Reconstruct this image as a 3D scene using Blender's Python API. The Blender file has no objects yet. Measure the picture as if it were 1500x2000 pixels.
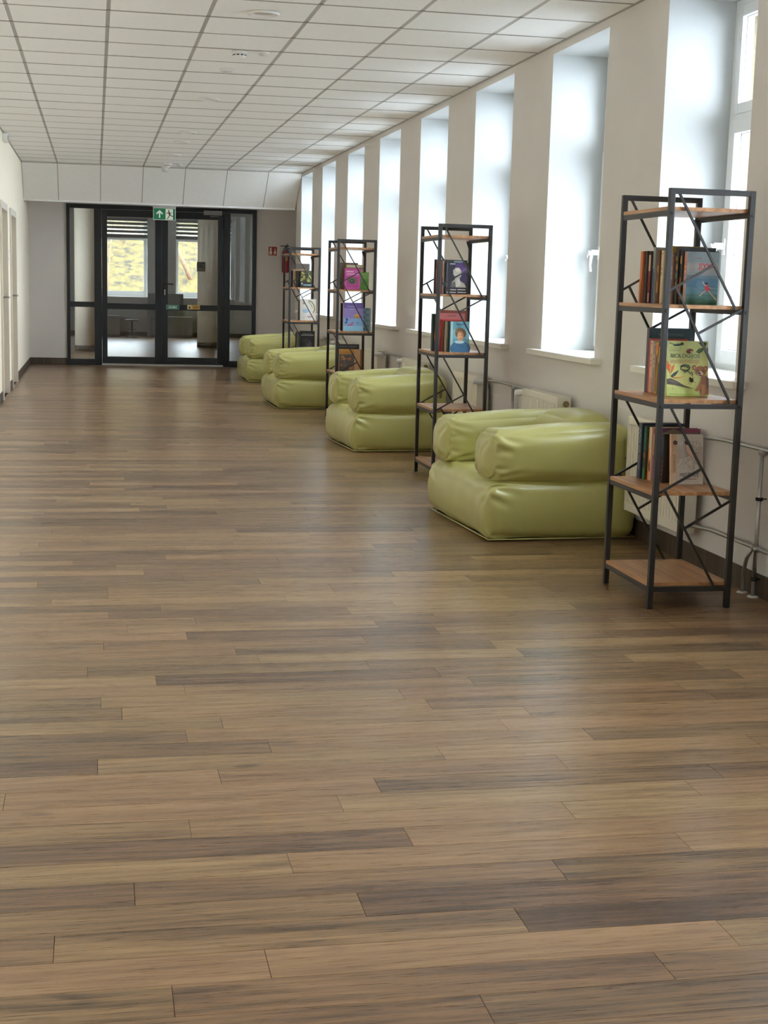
import bpy, bmesh, math, random
from mathutils import Vector, Matrix, noise
random.seed(7)
SC = bpy.context.scene
COL = SC.collection

# ------------------------------------------------------------------ camera
F_PX, YAW, PITCH, ROLL, CAM_H = 2803.61, 0.2004, 0.1563, 0.0261, 1.3653
def camera_axes():
    f = Vector((math.sin(YAW)*math.cos(PITCH), math.cos(YAW)*math.cos(PITCH), -math.sin(PITCH)))
    r = Vector((math.cos(YAW), -math.sin(YAW), 0)); u = r.cross(f)
    c, s = math.cos(ROLL), math.sin(ROLL)
    return c*r+s*u, -s*r+c*u, f
AX_R, AX_U, AX_F = camera_axes()
cam_data = bpy.data.cameras.new('camera')
cam_data.sensor_fit = 'VERTICAL'; cam_data.sensor_height = 36.0
cam_data.lens = 36.0*F_PX/2000.0
cam_data.clip_start = 0.05; cam_data.clip_end = 400
cam = bpy.data.objects.new('camera', cam_data); COL.objects.link(cam)
m3 = Matrix((AX_R, AX_U, -AX_F)).transposed()
cam.matrix_world = Matrix.Translation((0, 0, CAM_H)) @ m3.to_4x4()
SC.camera = cam

# ------------------------------------------------------------------ sky, sun, exposure
world = bpy.data.worlds.new('sky'); SC.world = world; world.use_nodes = True
wn = world.node_tree; wn.nodes.clear()
w_out = wn.nodes.new('ShaderNodeOutputWorld'); w_bg = wn.nodes.new('ShaderNodeBackground')
w_bg.inputs['Color'].default_value = (0.82, 0.93, 1.04, 1); w_bg.inputs['Strength'].default_value = 14.0
wn.links.new(w_bg.outputs[0], w_out.inputs[0])
sun_d = bpy.data.lights.new('sun', 'SUN'); sun_d.energy = 3.0; sun_d.angle = 0.01; sun_d.color = (1.0, 0.95, 0.86)
sun = bpy.data.objects.new('sun', sun_d); COL.objects.link(sun)
sun.location = (-10, -30, 25)
sun.rotation_euler = Vector((0.22, 0.80, -0.60)).to_track_quat('-Z', 'Y').to_euler()
SC.view_settings.view_transform = 'Standard'; SC.view_settings.look = 'None'
SC.view_settings.exposure = 0.44; SC.view_settings.gamma = 1.0
SC.view_settings.use_curve_mapping = False
SC.cycles.max_bounces = 12; SC.cycles.diffuse_bounces = 6; SC.cycles.glossy_bounces = 4
SC.cycles.transparent_max_bounces = 16; SC.cycles.transmission_bounces = 6
SC.cycles.sample_clamp_indirect = 6.0
SC.cycles.caustics_reflective = False; SC.cycles.caustics_refractive = False

# ------------------------------------------------------------------ dimensions
XL, XR, ZC = -1.011, 2.982, 2.96
WIN_FAR = [7.46 + 1.985*k for k in range(8)]      # far edge of windows 1..8 in view
WIN_W, WIN_Z0, WIN_Z1 = 1.075, 0.965, 2.905
X_FRAME, X_OUT0, X_OUT1 = 3.36, 3.43, 3.60
Y_BACK, Y_BULK, Y_FAR = -6.0, 21.28, 23.4
TILE = 0.6
TX = [XL, -0.512, 0.088, 0.688, 1.288, 1.888, 2.488, XR]
TY0 = 9.164

# ------------------------------------------------------------------ helpers
def lin(c):
    return tuple((x/255/12.92 if x/255 <= 0.04045 else ((x/255+0.055)/1.055)**2.4) for x in c)
MATS = {}
def mat(name, rgb, rough=0.5, metal=0.0, spec=0.5, var=0.06, scale=12.0, bump=0.0, bump_scale=60.0, emit=0.0):
    """plain surface with a little procedural unevenness; rgb is sRGB 0-255"""
    if name in MATS: return MATS[name]
    m = bpy.data.materials.new(name); m.use_nodes = True; nt = m.node_tree
    b = nt.nodes['Principled BSDF']
    b.inputs['Roughness'].default_value = rough; b.inputs['Metallic'].default_value = metal
    b.inputs['Specular IOR Level'].default_value = spec
    c = lin(rgb)
    tc = nt.nodes.new('ShaderNodeTexCoord')
    nz = nt.nodes.new('ShaderNodeTexNoise'); nz.inputs['Scale'].default_value = scale; nz.inputs['Detail'].default_value = 4
    nt.links.new(tc.outputs['Object'], nz.inputs['Vector'])
    rp = nt.nodes.new('ShaderNodeValToRGB')
    rp.color_ramp.elements[0].position = 0.3; rp.color_ramp.elements[1].position = 0.7
    rp.color_ramp.elements[0].color = (*[x*(1-var) for x in c], 1); rp.color_ramp.elements[1].color = (*[min(1, x*(1+var)) for x in c], 1)
    nt.links.new(nz.outputs['Fac'], rp.inputs['Fac']); nt.links.new(rp.outputs['Color'], b.inputs['Base Color'])
    if emit:
        nt.links.new(rp.outputs['Color'], b.inputs['Emission Color']); b.inputs['Emission Strength'].default_value = emit
    if bump:
        n2 = nt.nodes.new('ShaderNodeTexNoise'); n2.inputs['Scale'].default_value = bump_scale; n2.inputs['Detail'].default_value = 5
        nt.links.new(tc.outputs['Object'], n2.inputs['Vector'])
        bp = nt.nodes.new('ShaderNodeBump'); bp.inputs['Strength'].default_value = bump; bp.inputs['Distance'].default_value = 0.004
        nt.links.new(n2.outputs['Fac'], bp.inputs['Height']); nt.links.new(bp.outputs['Normal'], b.inputs['Normal'])
    MATS[name] = m
    return m

def plank_material():
    m = bpy.data.materials.new('wood_print_vinyl'); m.use_nodes = True; nt = m.node_tree; L = nt.links.new
    b = nt.nodes['Principled BSDF']
    geo = nt.nodes.new('ShaderNodeNewGeometry')
    at = nt.nodes.new('ShaderNodeAttribute'); at.attribute_name = 'piece_random'
    sep = nt.nodes.new('ShaderNodeSeparateXYZ'); L(geo.outputs['Position'], sep.inputs[0])
    def math_(op, a, bb):
        n = nt.nodes.new('ShaderNodeMath'); n.operation = op
        for i, v in enumerate((a, bb)):
            if isinstance(v, (int, float)): n.inputs[i].default_value = v
            else: L(v, n.inputs[i])
        return n.outputs[0]
    r = at.outputs['Fac']
    def vec(sx, sy, k):
        c = nt.nodes.new('ShaderNodeCombineXYZ')
        L(math_('ADD', math_('MULTIPLY', sep.outputs[0], sx), math_('MULTIPLY', r, 37.0)), c.inputs[0])
        L(math_('ADD', math_('MULTIPLY', sep.outputs[1], sy), math_('MULTIPLY', r, 91.0)), c.inputs[1])
        L(math_('MULTIPLY', r, k), c.inputs[2])
        return c.outputs[0]
    def nz(v, scale, detail, dist=0.0, rough=0.55):
        n = nt.nodes.new('ShaderNodeTexNoise'); n.inputs['Scale'].default_value = scale; n.inputs['Detail'].default_value = detail
        n.inputs['Distortion'].default_value = dist; n.inputs['Roughness'].default_value = rough
        L(v, n.inputs['Vector']); return n.outputs['Fac']
    broad = nz(vec(1.3, 15.0, 13.0), 1.0, 3, 0.6)
    grain = nz(vec(5.0, 160.0, 7.0), 1.0, 4, 0.3, 0.7)
    fine = nz(vec(9.0, 330.0, 3.0), 1.0, 4, 0.2, 0.75)
    knot = nz(vec(2.4, 11.0, 5.0), 1.0, 2, 1.6)
    wv = nt.nodes.new('ShaderNodeTexWave'); wv.bands_direction = 'Y'; wv.inputs['Scale'].default_value = 1.0
    wv.inputs['Distortion'].default_value = 14.0; wv.inputs['Detail'].default_value = 2.0; wv.inputs['Detail Scale'].default_value = 0.7; wv.inputs['Detail Roughness'].default_value = 0.6
    L(vec(1.1, 9.0, 11.0), wv.inputs['Vector'])
    ramp = nt.nodes.new('ShaderNodeValToRGB'); e = ramp.color_ramp.elements
    e[0].position = 0.20; e[0].color = (*lin((80, 62, 44)), 1)
    e[1].position = 0.82; e[1].color = (*lin((164, 134, 98)), 1)
    e.new(0.40).color = (*lin((116, 91, 66)), 1); e.new(0.58).color = (*lin((141, 112, 79)), 1)
    val = math_('ADD', math_('MULTIPLY', math_('SUBTRACT', broad, 0.5), 0.80), math_('ADD', math_('MULTIPLY', math_('SUBTRACT', grain, 0.5), 0.62), 0.52))
    val = math_('ADD', val, math_('MULTIPLY', math_('SUBTRACT', fine, 0.5), 0.40))
    val = math_('ADD', val, math_('MULTIPLY', math_('SUBTRACT', r, 0.5), 0.36))
    val = math_('ADD', val, math_('MULTIPLY', math_('SUBTRACT', wv.outputs['Fac'], 0.5), 0.12))
    dark = math_('MULTIPLY', math_('MAXIMUM', math_('SUBTRACT', knot, 0.62), 0.0), 1.5)
    val = math_('SUBTRACT', val, dark)
    L(val, ramp.inputs['Fac'])
    hue = nt.nodes.new('ShaderNodeMix'); hue.data_type = 'RGBA'; hue.blend_type = 'MULTIPLY'
    hue.inputs['Factor'].default_value = 1.0
    tint = nt.nodes.new('ShaderNodeValToRGB'); t = tint.color_ramp.elements
    t[0].color = (0.93, 0.86, 0.87, 1); t[1].color = (0.98, 1.0, 0.95, 1); t.new(0.5).color = (1.0, 0.97, 0.93, 1)
    L(math_('FRACT', math_('MULTIPLY', r, 7.31), 0), tint.inputs['Fac'])
    L(ramp.outputs['Color'], hue.inputs['A']); L(tint.outputs['Color'], hue.inputs['B'])
    L(hue.outputs['Result'], b.inputs['Base Color'])
    L(math_('ADD', 0.25, math_('MULTIPLY', fine, 0.06)), b.inputs['Roughness'])
    b.inputs['Specular IOR Level'].default_value = 0.5
    bp = nt.nodes.new('ShaderNodeBump'); bp.inputs['Strength'].default_value = 0.05; bp.inputs['Distance'].default_value = 0.0006
    L(grain, bp.inputs['Height']); L(bp.outputs['Normal'], b.inputs['Normal'])
    MATS['plank'] = m
    return m

def board_material(name, dark, light, axis=1, rough=0.38, freq=1.0):
    """laminate with grain along one object axis"""
    if name in MATS: return MATS[name]
    m = bpy.data.materials.new(name); m.use_nodes = True; nt = m.node_tree; L = nt.links.new
    b = nt.nodes['Principled BSDF']; b.inputs['Roughness'].default_value = rough
    tc = nt.nodes.new('ShaderNodeTexCoord'); mp = nt.nodes.new('ShaderNodeMapping')
    s = [34.0*freq]*3; s[axis] = 1.6*freq; mp.inputs['Scale'].default_value = s
    L(tc.outputs['Object'], mp.inputs['Vector'])
    n = nt.nodes.new('ShaderNodeTexNoise'); n.inputs['Scale'].default_value = 1.0; n.inputs['Detail'].default_value = 6; n.inputs['Distortion'].default_value = 0.8
    L(mp.outputs['Vector'], n.inputs['Vector'])
    rp = nt.nodes.new('ShaderNodeValToRGB'); rp.color_ramp.elements[0].position = 0.32; rp.color_ramp.elements[1].position = 0.68
    rp.color_ramp.elements[0].color = (*lin(dark), 1); rp.color_ramp.elements[1].color = (*lin(light), 1)
    L(n.outputs['Fac'], rp.inputs['Fac']); L(rp.outputs['Color'], b.inputs['Base Color'])
    MATS[name] = m
    return m

def glass_material(name='window_glass', tint=(1, 1, 1), refl=1.0):
    if name in MATS: return MATS[name]
    m = bpy.data.materials.new(name); m.use_nodes = True; nt = m.node_tree; nt.nodes.clear(); L = nt.links.new
    o = nt.nodes.new('ShaderNodeOutputMaterial'); mx = nt.nodes.new('ShaderNodeMixShader')
    tr = nt.nodes.new('ShaderNodeBsdfTransparent'); gl = nt.nodes.new('ShaderNodeBsdfGlossy')
    tr.inputs['Color'].default_value = (*tint, 1); gl.inputs['Roughness'].default_value = 0.01
    lw = nt.nodes.new('ShaderNodeLayerWeight')
    pw = nt.nodes.new('ShaderNodeMath'); pw.operation = 'POWER'; pw.inputs[1].default_value = 5.0
    mu = nt.nodes.new('ShaderNodeMath'); mu.operation = 'MULTIPLY_ADD'; mu.inputs[1].default_value = 0.9; mu.inputs[2].default_value = 0.04*refl; mu.use_clamp = True
    L(lw.outputs['Facing'], pw.inputs[0]); L(pw.outputs[0], mu.inputs[0]); L(mu.outputs[0], mx.inputs['Fac'])
    L(tr.outputs[0], mx.inputs[1]); L(gl.outputs[0], mx.inputs[2]); L(mx.outputs[0], o.inputs['Surface'])
    MATS[name] = m
    return m

def leaf_ground_material():
    m = bpy.data.materials.new('autumn_slope'); m.use_nodes = True; nt = m.node_tree; L = nt.links.new
    b = nt.nodes['Principled BSDF']; b.inputs['Roughness'].default_value = 0.9
    tc = nt.nodes.new('ShaderNodeTexCoord')
    n = nt.nodes.new('ShaderNodeTexNoise'); n.inputs['Scale'].default_value = 3.2; n.inputs['Detail'].default_value = 8; n.inputs['Roughness'].default_value = 0.7
    L(tc.outputs['Object'], n.inputs['Vector'])
    rp = nt.nodes.new('ShaderNodeValToRGB'); e = rp.color_ramp.elements
    e[0].position = 0.40; e[0].color = (.010, .008, .002, 1); e[1].position = 0.75; e[1].color = (.080, .064, .012, 1)
    e.new(0.47).color = (.044, .029, .002, 1); e.new(0.56).color = (.064, .048, .003, 1)
    L(n.outputs['Fac'], rp.inputs['Fac']); L(rp.outputs['Color'], b.inputs['Base Color'])
    return m

class MB:
    def __init__(self): self.bm = bmesh.new()
    def box(self, x0, y0, z0, x1, y1, z1, mi=0, bev=0.0):
        r = bmesh.ops.create_cube(self.bm, size=1.0)
        vs = r['verts']
        for v in vs:
            v.co = Vector((x0+(v.co.x+.5)*(x1-x0), y0+(v.co.y+.5)*(y1-y0), z0+(v.co.z+.5)*(z1-z0)))
        fs = set(f for v in vs for f in v.link_faces)
        for f in fs: f.material_index = mi
        if bev:
            es = list(set(e for v in vs for e in v.link_edges))
            g = bmesh.ops.bevel(self.bm, geom=es, offset=bev, segments=2, affect='EDGES', profile=0.6, clamp_overlap=True)
            for f in g['faces']: f.material_index = mi
        return self
    def bar(self, a, b, w, h=None, mi=0, up=(0, 0, 1)):
        a, b = Vector(a), Vector(b); h = h or w
        d = (b-a).normalized(); up = Vector(up)
        if abs(d.dot(up)) > 0.98: up = Vector((0, 1, 0))
        s = d.cross(up).normalized(); t = s.cross(d).normalized()
        vs = [self.bm.verts.new(p+s*(i*w/2)+t*(j*h/2)) for p in (a, b) for i, j in ((-1, -1), (1, -1), (1, 1), (-1, 1))]
        for q in ((3, 2, 1, 0), (4, 5, 6, 7), (0, 1, 5, 4), (1, 2, 6, 5), (2, 3, 7, 6), (3, 0, 4, 7)):
            self.bm.faces.new([vs[i] for i in q]).material_index = mi
        return self
    def tube(self, pts, r, n=10, mi=0, cap=True):
        pts = [Vector(p) for p in pts]; rings = []
        rs = r if isinstance(r, (list, tuple)) else [r]*len(pts)
        up = Vector((0, 0, 1)); prev = None
        for i, p in enumerate(pts):
            d = (pts[min(i+1, len(pts)-1)]-pts[max(i-1, 0)]).normalized()
            if prev is None:
                u = up if abs(d.dot(up)) < 0.95 else Vector((0, 1, 0))
                s = d.cross(u).normalized()
            else:
                s = (prev-d*prev.dot(d)).normalized()
            prev = s; t = d.cross(s)
            rings.append([self.bm.verts.new(p+(s*math.cos(k*2*math.pi/n)+t*math.sin(k*2*math.pi/n))*rs[i]) for k in range(n)])
        for a, b in zip(rings, rings[1:]):
            for k in range(n):
                f = self.bm.faces.new((a[k], a[(k+1) % n], b[(k+1) % n], b[k])); f.smooth = True; f.material_index = mi
        if cap:
            self.bm.faces.new(rings[0][::-1]).material_index = mi; self.bm.faces.new(rings[-1]).material_index = mi
        return self
    def lathe(self, prof, n=24, c=(0, 0, 0), axis='z', mi=0, smooth=True):
        c = Vector(c); rings = []
        for r, h in prof:
            ring = []
            for k in range(n):
                a = k*2*math.pi/n; x, y = r*math.cos(a), r*math.sin(a)
                p = {'z': (x, y, h), 'y': (x, h, y), 'x': (h, x, y)}[axis]
                ring.append(self.bm.verts.new(c+Vector(p)))
            rings.append(ring)
        for a, b in zip(rings, rings[1:]):
            for k in range(n):
                f = self.bm.faces.new((a[k], a[(k+1) % n], b[(k+1) % n], b[k])); f.smooth = smooth; f.material_index = mi
        self.bm.faces.new(rings[0][::-1]).material_index = mi; self.bm.faces.new(rings[-1]).material_index = mi
        return self
    def poly(self, pts, mi=0, smooth=False):
        f = self.bm.faces.new([self.bm.verts.new(Vector(p)) for p in pts]); f.material_index = mi; f.smooth = smooth
        return self
    def prism(self, pts, off, mi=0):
        """closed polygon extruded by vector off"""
        off = Vector(off); a = [self.bm.verts.new(Vector(p)) for p in pts]; b = [self.bm.verts.new(Vector(p)+off) for p in pts]
        n = len(a)
        self.bm.faces.new(a[::-1]).material_index = mi; self.bm.faces.new(b).material_index = mi
        for i in range(n): self.bm.faces.new((a[i], a[(i+1) % n], b[(i+1) % n], b[i])).material_index = mi
        return self
    def obj(self, name, mats, parent=None, recalc=True):
        if recalc: bmesh.ops.recalc_face_normals(self.bm, faces=self.bm.faces)
        me = bpy.data.meshes.new(name); self.bm.to_mesh(me); self.bm.free()
        for m in (mats if isinstance(mats, (list, tuple)) else [mats]): me.materials.append(m)
        return link(name, me, parent)

def link(name, me, parent=None):
    o = bpy.data.objects.new(name, me); COL.objects.link(o)
    if parent: o.parent = parent
    return o
def empty(name, loc=(0, 0, 0), rz=0.0, parent=None):
    o = bpy.data.objects.new(name, None); COL.objects.link(o); o.empty_display_size = 0.1
    o.location = loc; o.rotation_euler = (0, 0, rz)
    if parent: o.parent = parent
    return o
def tag(o, label=None, cat=None, group=None, kind=None):
    if label: o['label'] = label
    if cat: o['category'] = cat
    if group: o['group'] = group
    if kind: o['kind'] = kind
    return o
KIDS = {}
def children_of(o):
    return [c for c in o.children]
def dup(root, loc, rz=None, label=None):
    """a copy of a thing with copies of its parts and sub-parts, sharing meshes"""
    def cp(o, parent):
        c = o.copy(); COL.objects.link(c)
        if parent: c.parent = parent
        for k in o.children: cp(k, c)
        return c
    r = cp(root, None); r.location = loc
    if rz is not None: r.rotation_euler = (0, 0, rz)
    if label: r['label'] = label
    return r

# ------------------------------------------------------------------ shared materials
M_PLANK = plank_material()
M_WALL = mat('wall_paint_beige', (221, 216, 212), 0.85, var=0.015, scale=3, bump=0.05, bump_scale=180)
M_WALL_L = mat('wall_paint_cream', (247, 237, 216), 0.8, var=0.015, scale=3, bump=0.05, bump_scale=180)
M_WHITE = mat('reveal_paint_white', (196, 199, 199), 0.8, var=0.01, scale=3, bump=0.04, bump_scale=160)
M_STUCCO = mat('cream_stucco', (118, 109, 88), 0.95, var=0.12, scale=40, bump=0.6, bump_scale=90)
M_TILE = mat('mineral_ceiling_tile', (244, 243, 240), 0.9, var=0.02, scale=30, bump=0.12, bump_scale=240)
M_GRID = mat('ceiling_grid_grey', (172, 168, 162), 0.6, var=0.02)
M_CROSS = mat('cross_tee_grey_shaded', (146, 141, 134), 0.7, var=0.02)  # tee grey darkened, the shadow of the tile gap put into its colour
M_GAP = mat('ceiling_gap_shadow', (96, 93, 88), 0.9, var=0.02)
M_PVC = mat('white_pvc', (238, 240, 240), 0.3, var=0.01)
M_SILL = mat('sill_white', (238, 236, 228), 0.35, var=0.01)
M_GLASS = glass_material()
M_BASE = board_material('baseboard_dark_vinyl', (58, 48, 40), (92, 78, 66), axis=2, rough=0.5, freq=0.6)
M_METAL = mat('dark_steel', (48, 46, 45), 0.42, 0.35, var=0.06, scale=20)
M_BOARD = board_material('oak_laminate', (146, 98, 58), (190, 140, 92), axis=1)
M_BLACK = mat('black_plastic', (24, 24, 25), 0.45)
M_RAD = mat('radiator_enamel', (232, 226, 212), 0.35, var=0.01)
M_CHROME = mat('pipe_galvanised', (176, 176, 172), 0.28, 0.85, var=0.03)
M_ALU = mat('aluminium_strip', (196, 194, 192), 0.35, 0.8, var=0.03)
M_NAVY = mat('door_frame_anthracite', (19, 25, 33), 0.42, var=0.06, scale=8)
M_PLW = mat('white_plastic', (240, 240, 238), 0.35, var=0.01)
M_GREEN = mat('olive_leatherette', (180, 176, 106), 0.32, spec=0.6, var=0.03, scale=5, bump=0.10, bump_scale=320)
for n_ in M_GREEN.node_tree.nodes:
    if n_.type == 'BSDF_PRINCIPLED': n_.inputs['Coat Weight'].default_value = 0.25; n_.inputs['Coat Roughness'].default_value = 0.34
M_UNDER = mat('black_base_fabric', (28, 27, 24), 0.9)
M_PAGE = mat('book_pages', (226, 214, 190), 0.9, var=0.06, scale=80)
M_CAB = mat('grey_cabinet', (120, 117, 112), 0.5, var=0.03)

# ------------------------------------------------------------------ floor: individual planks, then the rest as one piece
def make_floor():
    mb = MB(); mb.box(-4, -6.2, -0.06, 7, 36.4, -0.004)
    floor = mb.obj('floor', mat('floor_joint_dark', (52, 42, 34), 0.8)); tag(floor, kind='structure')
    W, Lp, y_ref = 0.1255, 1.0, 2.660
    offs = {-2: .73, -1: .14, 0: .337, 1: .91, 2: .576, 3: .08, 4: .449, 5: .764, 6: .228, 7: .633, 8: .759, 9: .334, 10: .0, 11: .503}
    fwd = AX_F
    def seen(x, y):
        d = Vector((x, y, -CAM_H)); z = d.dot(AX_F)
        if z < 0.3: return False
        return abs(F_PX*d.dot(AX_R)/z) < 760 and abs(F_PX*d.dot(AX_U)/z) < 1010
    g, cz = 0.0004, 0.0007
    def plank(bm, x0, y0, x1, y1, rnd, lay):
        z0 = -0.003
        o = [bm.verts.new(p) for p in ((x0+g*.3, y0+g*.3, z0), (x1-g*.3, y0+g*.3, z0), (x1-g*.3, y1-g*.3, z0), (x0+g*.3, y1-g*.3, z0))]
        t = [bm.verts.new(p) for p in ((x0+g+cz*.5, y0+g+cz*.5, 0), (x1-g-cz*.5, y0+g+cz*.5, 0), (x1-g-cz*.5, y1-g-cz*.5, 0), (x0+g+cz*.5, y1-g-cz*.5, 0))]
        fs = [bm.faces.new(t)] + [bm.faces.new((o[i], o[(i+1) % 4], t[(i+1) % 4], t[i])) for i in range(4)]
        for f in fs: f[lay] = rnd
    n_single = 0
    rest = bmesh.new(); rl = rest.faces.layers.float.new('piece_random')
    row = -69
    while True:
        y0 = y_ref + row*W; y1 = y0+W
        if y0 > 36.0: break
        xa, xb = (XL, XR) if y1 < Y_FAR else (-3.6, 6.0)
        off = offs.get(row, random.random())
        x = math.floor(xa-off)+off
        while x < xb:
            a, b = max(x, xa), min(x+Lp, xb); x += Lp
            if b-a < 0.01: continue
            rnd = random.random()
            vis = any(seen(a+(b-a)*t, yy) for t in (0, .25, .5, .75, 1) for yy in (y0, y1))
            if vis and y0 > 1 and n_single < 299:
                bm = bmesh.new(); lay = bm.faces.layers.float.new('piece_random'); plank(bm, a, y0, b, y1, rnd, lay)
                me = bpy.data.meshes.new('plank'); bm.to_mesh(me); bm.free(); me.materials.append(M_PLANK)
                link('plank', me, floor); n_single += 1
            else:
                plank(rest, a, y0, b, y1, rnd, rl)
        row += 1
    me = bpy.data.meshes.new('distant_planks'); rest.to_mesh(me); rest.free(); me.materials.append(M_PLANK)
    tag(link('distant_planks', me, floor), kind='stuff')
make_floor()

# ------------------------------------------------------------------ ceiling with lay-in tiles
def make_ceiling():
    mb = MB(); mb.box(-1.3, -6.2, ZC+0.03, 3.6, 23.6, ZC+0.3)
    ceil = mb.obj('ceiling', M_GAP); tag(ceil, kind='structure')
    rows = []
    k0 = int(math.ceil((Y_BACK-TY0)/TILE))
    ys = [Y_BACK]+[TY0+TILE*k for k in range(k0, 22) if TY0+TILE*k < Y_BULK-0.02]+[Y_BULK]
    rest = MB(); meshes = {}
    for i, (a, b) in enumerate(zip(TX, TX[1:])):
        for y0, y1 in zip(ys, ys[1:]):
            xa = a+(0.012 if i else 0.0); xb = b-(0.012 if i < 6 else 0.0)
            ya, yb = y0+0.0105, y1-0.0105
            if yb-ya < 0.02: continue
            w, d = round(xb-xa, 4), round(yb-ya, 4)
            if y1 > 7.0:
                if (w, d) not in meshes:
                    t = MB(); t.box(0, 0, 0, w, d, 0.02); bm = t.bm
                    bev = [e for e in bm.edges if e.verts[0].co.z < 0.001 and e.verts[1].co.z < 0.001]
                    bmesh.ops.bevel(bm, geom=bev, offset=0.003, segments=1, affect='EDGES')
                    meshes[(w, d)] = t.obj('ceiling_tile', M_TILE, ceil); o = meshes[(w, d)]
                else:
                    o = meshes[(w, d)].copy(); COL.objects.link(o)
                o.location = (xa, ya, ZC+random.uniform(-0.0008, 0.0008))
                if random.random() < 0.3: o.rotation_euler = (random.uniform(-.0015, .0015), random.uniform(-.001, .001), 0)
            else:
                rest.box(xa, ya, ZC, xb, yb, ZC+0.02)
    tag(rest.obj('ceiling_tiles_behind', M_TILE, ceil), kind='stuff')
    for x in TX[1:-1]:
        r = MB(); r.box(x-0.0125, Y_BACK, ZC+0.003, x+0.0125, Y_BULK, ZC+0.03); r.obj('grid_runner', M_GRID, ceil)
    for y in ys[1:-1]:
        if y > 5: r = MB(); r.box(XL, y-0.0105, ZC-0.0012, XR, y+0.0105, ZC+0.028); r.obj('cross_tee', M_CROSS, ceil)
    for nm, xa, xb in (('wall_angle', XL, XL+0.018), ('wall_angle', XR-0.018, XR)):
        r = MB(); r.box(xa, Y_BACK, ZC-0.004, xb, Y_BULK, ZC-0.0012); r.obj(nm, M_GRID, ceil)
make_ceiling()

# ------------------------------------------------------------------ walls
ALL_WIN = [WIN_FAR[0]-1.985*k for k in range(6, 0, -1)]+WIN_FAR
def make_right_wall():
    mb = MB(); gaps = [(f-WIN_W, f) for f in ALL_WIN]
    y = Y_BACK-0.2
    for a, b in gaps+[(21.9, None)]:
        mb.box(XR, y, 0, X_OUT0, a, ZC+0.05, 0)
        mb.box(X_OUT0, y, -0.8, X_OUT1, a+(0.03 if b else 0), 3.4, 2)
        if b:
            mb.box(XR, a, 0, X_OUT0, b, WIN_Z0-0.035, 0); mb.box(XR, a, WIN_Z1, X_OUT0, b, ZC+0.05, 0)
            mb.box(X_OUT0, a, -0.8, X_OUT1, b, WIN_Z0-0.02, 2); mb.box(X_OUT0, a, WIN_Z1-0.03, X_OUT1, b, 3.4, 2)
            y = b-0.0
            if b: mb.box(X_OUT0, b-0.03, -0.8, X_OUT1, b, 3.4, 2)
    # last stretch flares a little towards the glazed partition
    bm = mb.bm
    mb.prism([(XR, 21.9, 0), (3.20, Y_FAR, 0), (3.6, Y_FAR, 0), (3.6, 21.9, 0)], (0, 0, ZC+0.05), 0)
    bmesh.ops.recalc_face_normals(bm, faces=bm.faces)
    for f in bm.faces:
        if f.material_index == 0 and f.calc_center_median().x > XR+0.01 and f.calc_center_median().y < 21.7:
            if abs(f.normal.y) > 0.9 or abs(f.normal.z) > 0.9: f.material_index = 1
    o = mb.obj('wall_right', [M_WALL, M_WHITE, M_STUCCO]); tag(o, kind='structure')
make_right_wall()
LEFT_DOORS = [(14.55, 15.60), (16.45, 17.50), (18.32, 19.37)]
def make_left_wall():
    mb = MB(); y = Y_BACK-0.2
    for a, b in LEFT_DOORS:
        mb.box(XL-0.25, y, 0, XL, a, ZC+0.05); mb.box(XL-0.25, a, 2.12, XL, b, ZC+0.05); mb.box(XL-0.25, a, 0, XL-0.2, b, 2.12); y = b
    mb.box(XL-0.25, y, 0, XL, Y_FAR+0.2, ZC+0.05)
    tag(mb.obj('wall_left', M_WALL_L), kind='structure')
    mb = MB(); mb.box(-1.3, Y_BACK-0.2, 0, 3.6, Y_BACK, ZC+0.05)
    tag(mb.obj('wall_back', M_WALL), kind='structure')
    mb = MB()
    mb.box(-4.0, Y_FAR+0.02, 0, -0.435, Y_FAR+0.2, 3.2); mb.box(2.553, Y_FAR+0.02, 0, 6.2, Y_FAR+0.2, 3.2); mb.box(-0.435, Y_FAR+0.02, 2.505, 2.553, Y_FAR+0.2, 3.2)
    tag(mb.obj('wall_far', M_WALL), kind='structure')
make_left_wall()
def make_baseboards():
    def bb(name, boxes):
        mb = MB()
        for b in boxes: mb.box(*b)
        tag(mb.obj(name, M_BASE), kind='structure')
    bb('baseboard_right', [(XR-0.008, Y_BACK, 0, XR, 21.9, 0.105)])
    segs = []; y = Y_BACK
    for a, b in LEFT_DOORS: segs.append((XL, y, 0, XL+0.008, a-0.06, 0.105)); y = b+0.06
    segs.append((XL, y, 0, XL+0.008, Y_FAR, 0.105)); bb('baseboard_left', segs)
    bb('baseboard_far', [(XL, Y_FAR+0.012, 0, -0.436, Y_FAR+0.02, 0.105), (2.555, Y_FAR+0.012, 0, 3.18, Y_FAR+0.02, 0.105)])
make_baseboards()

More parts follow.
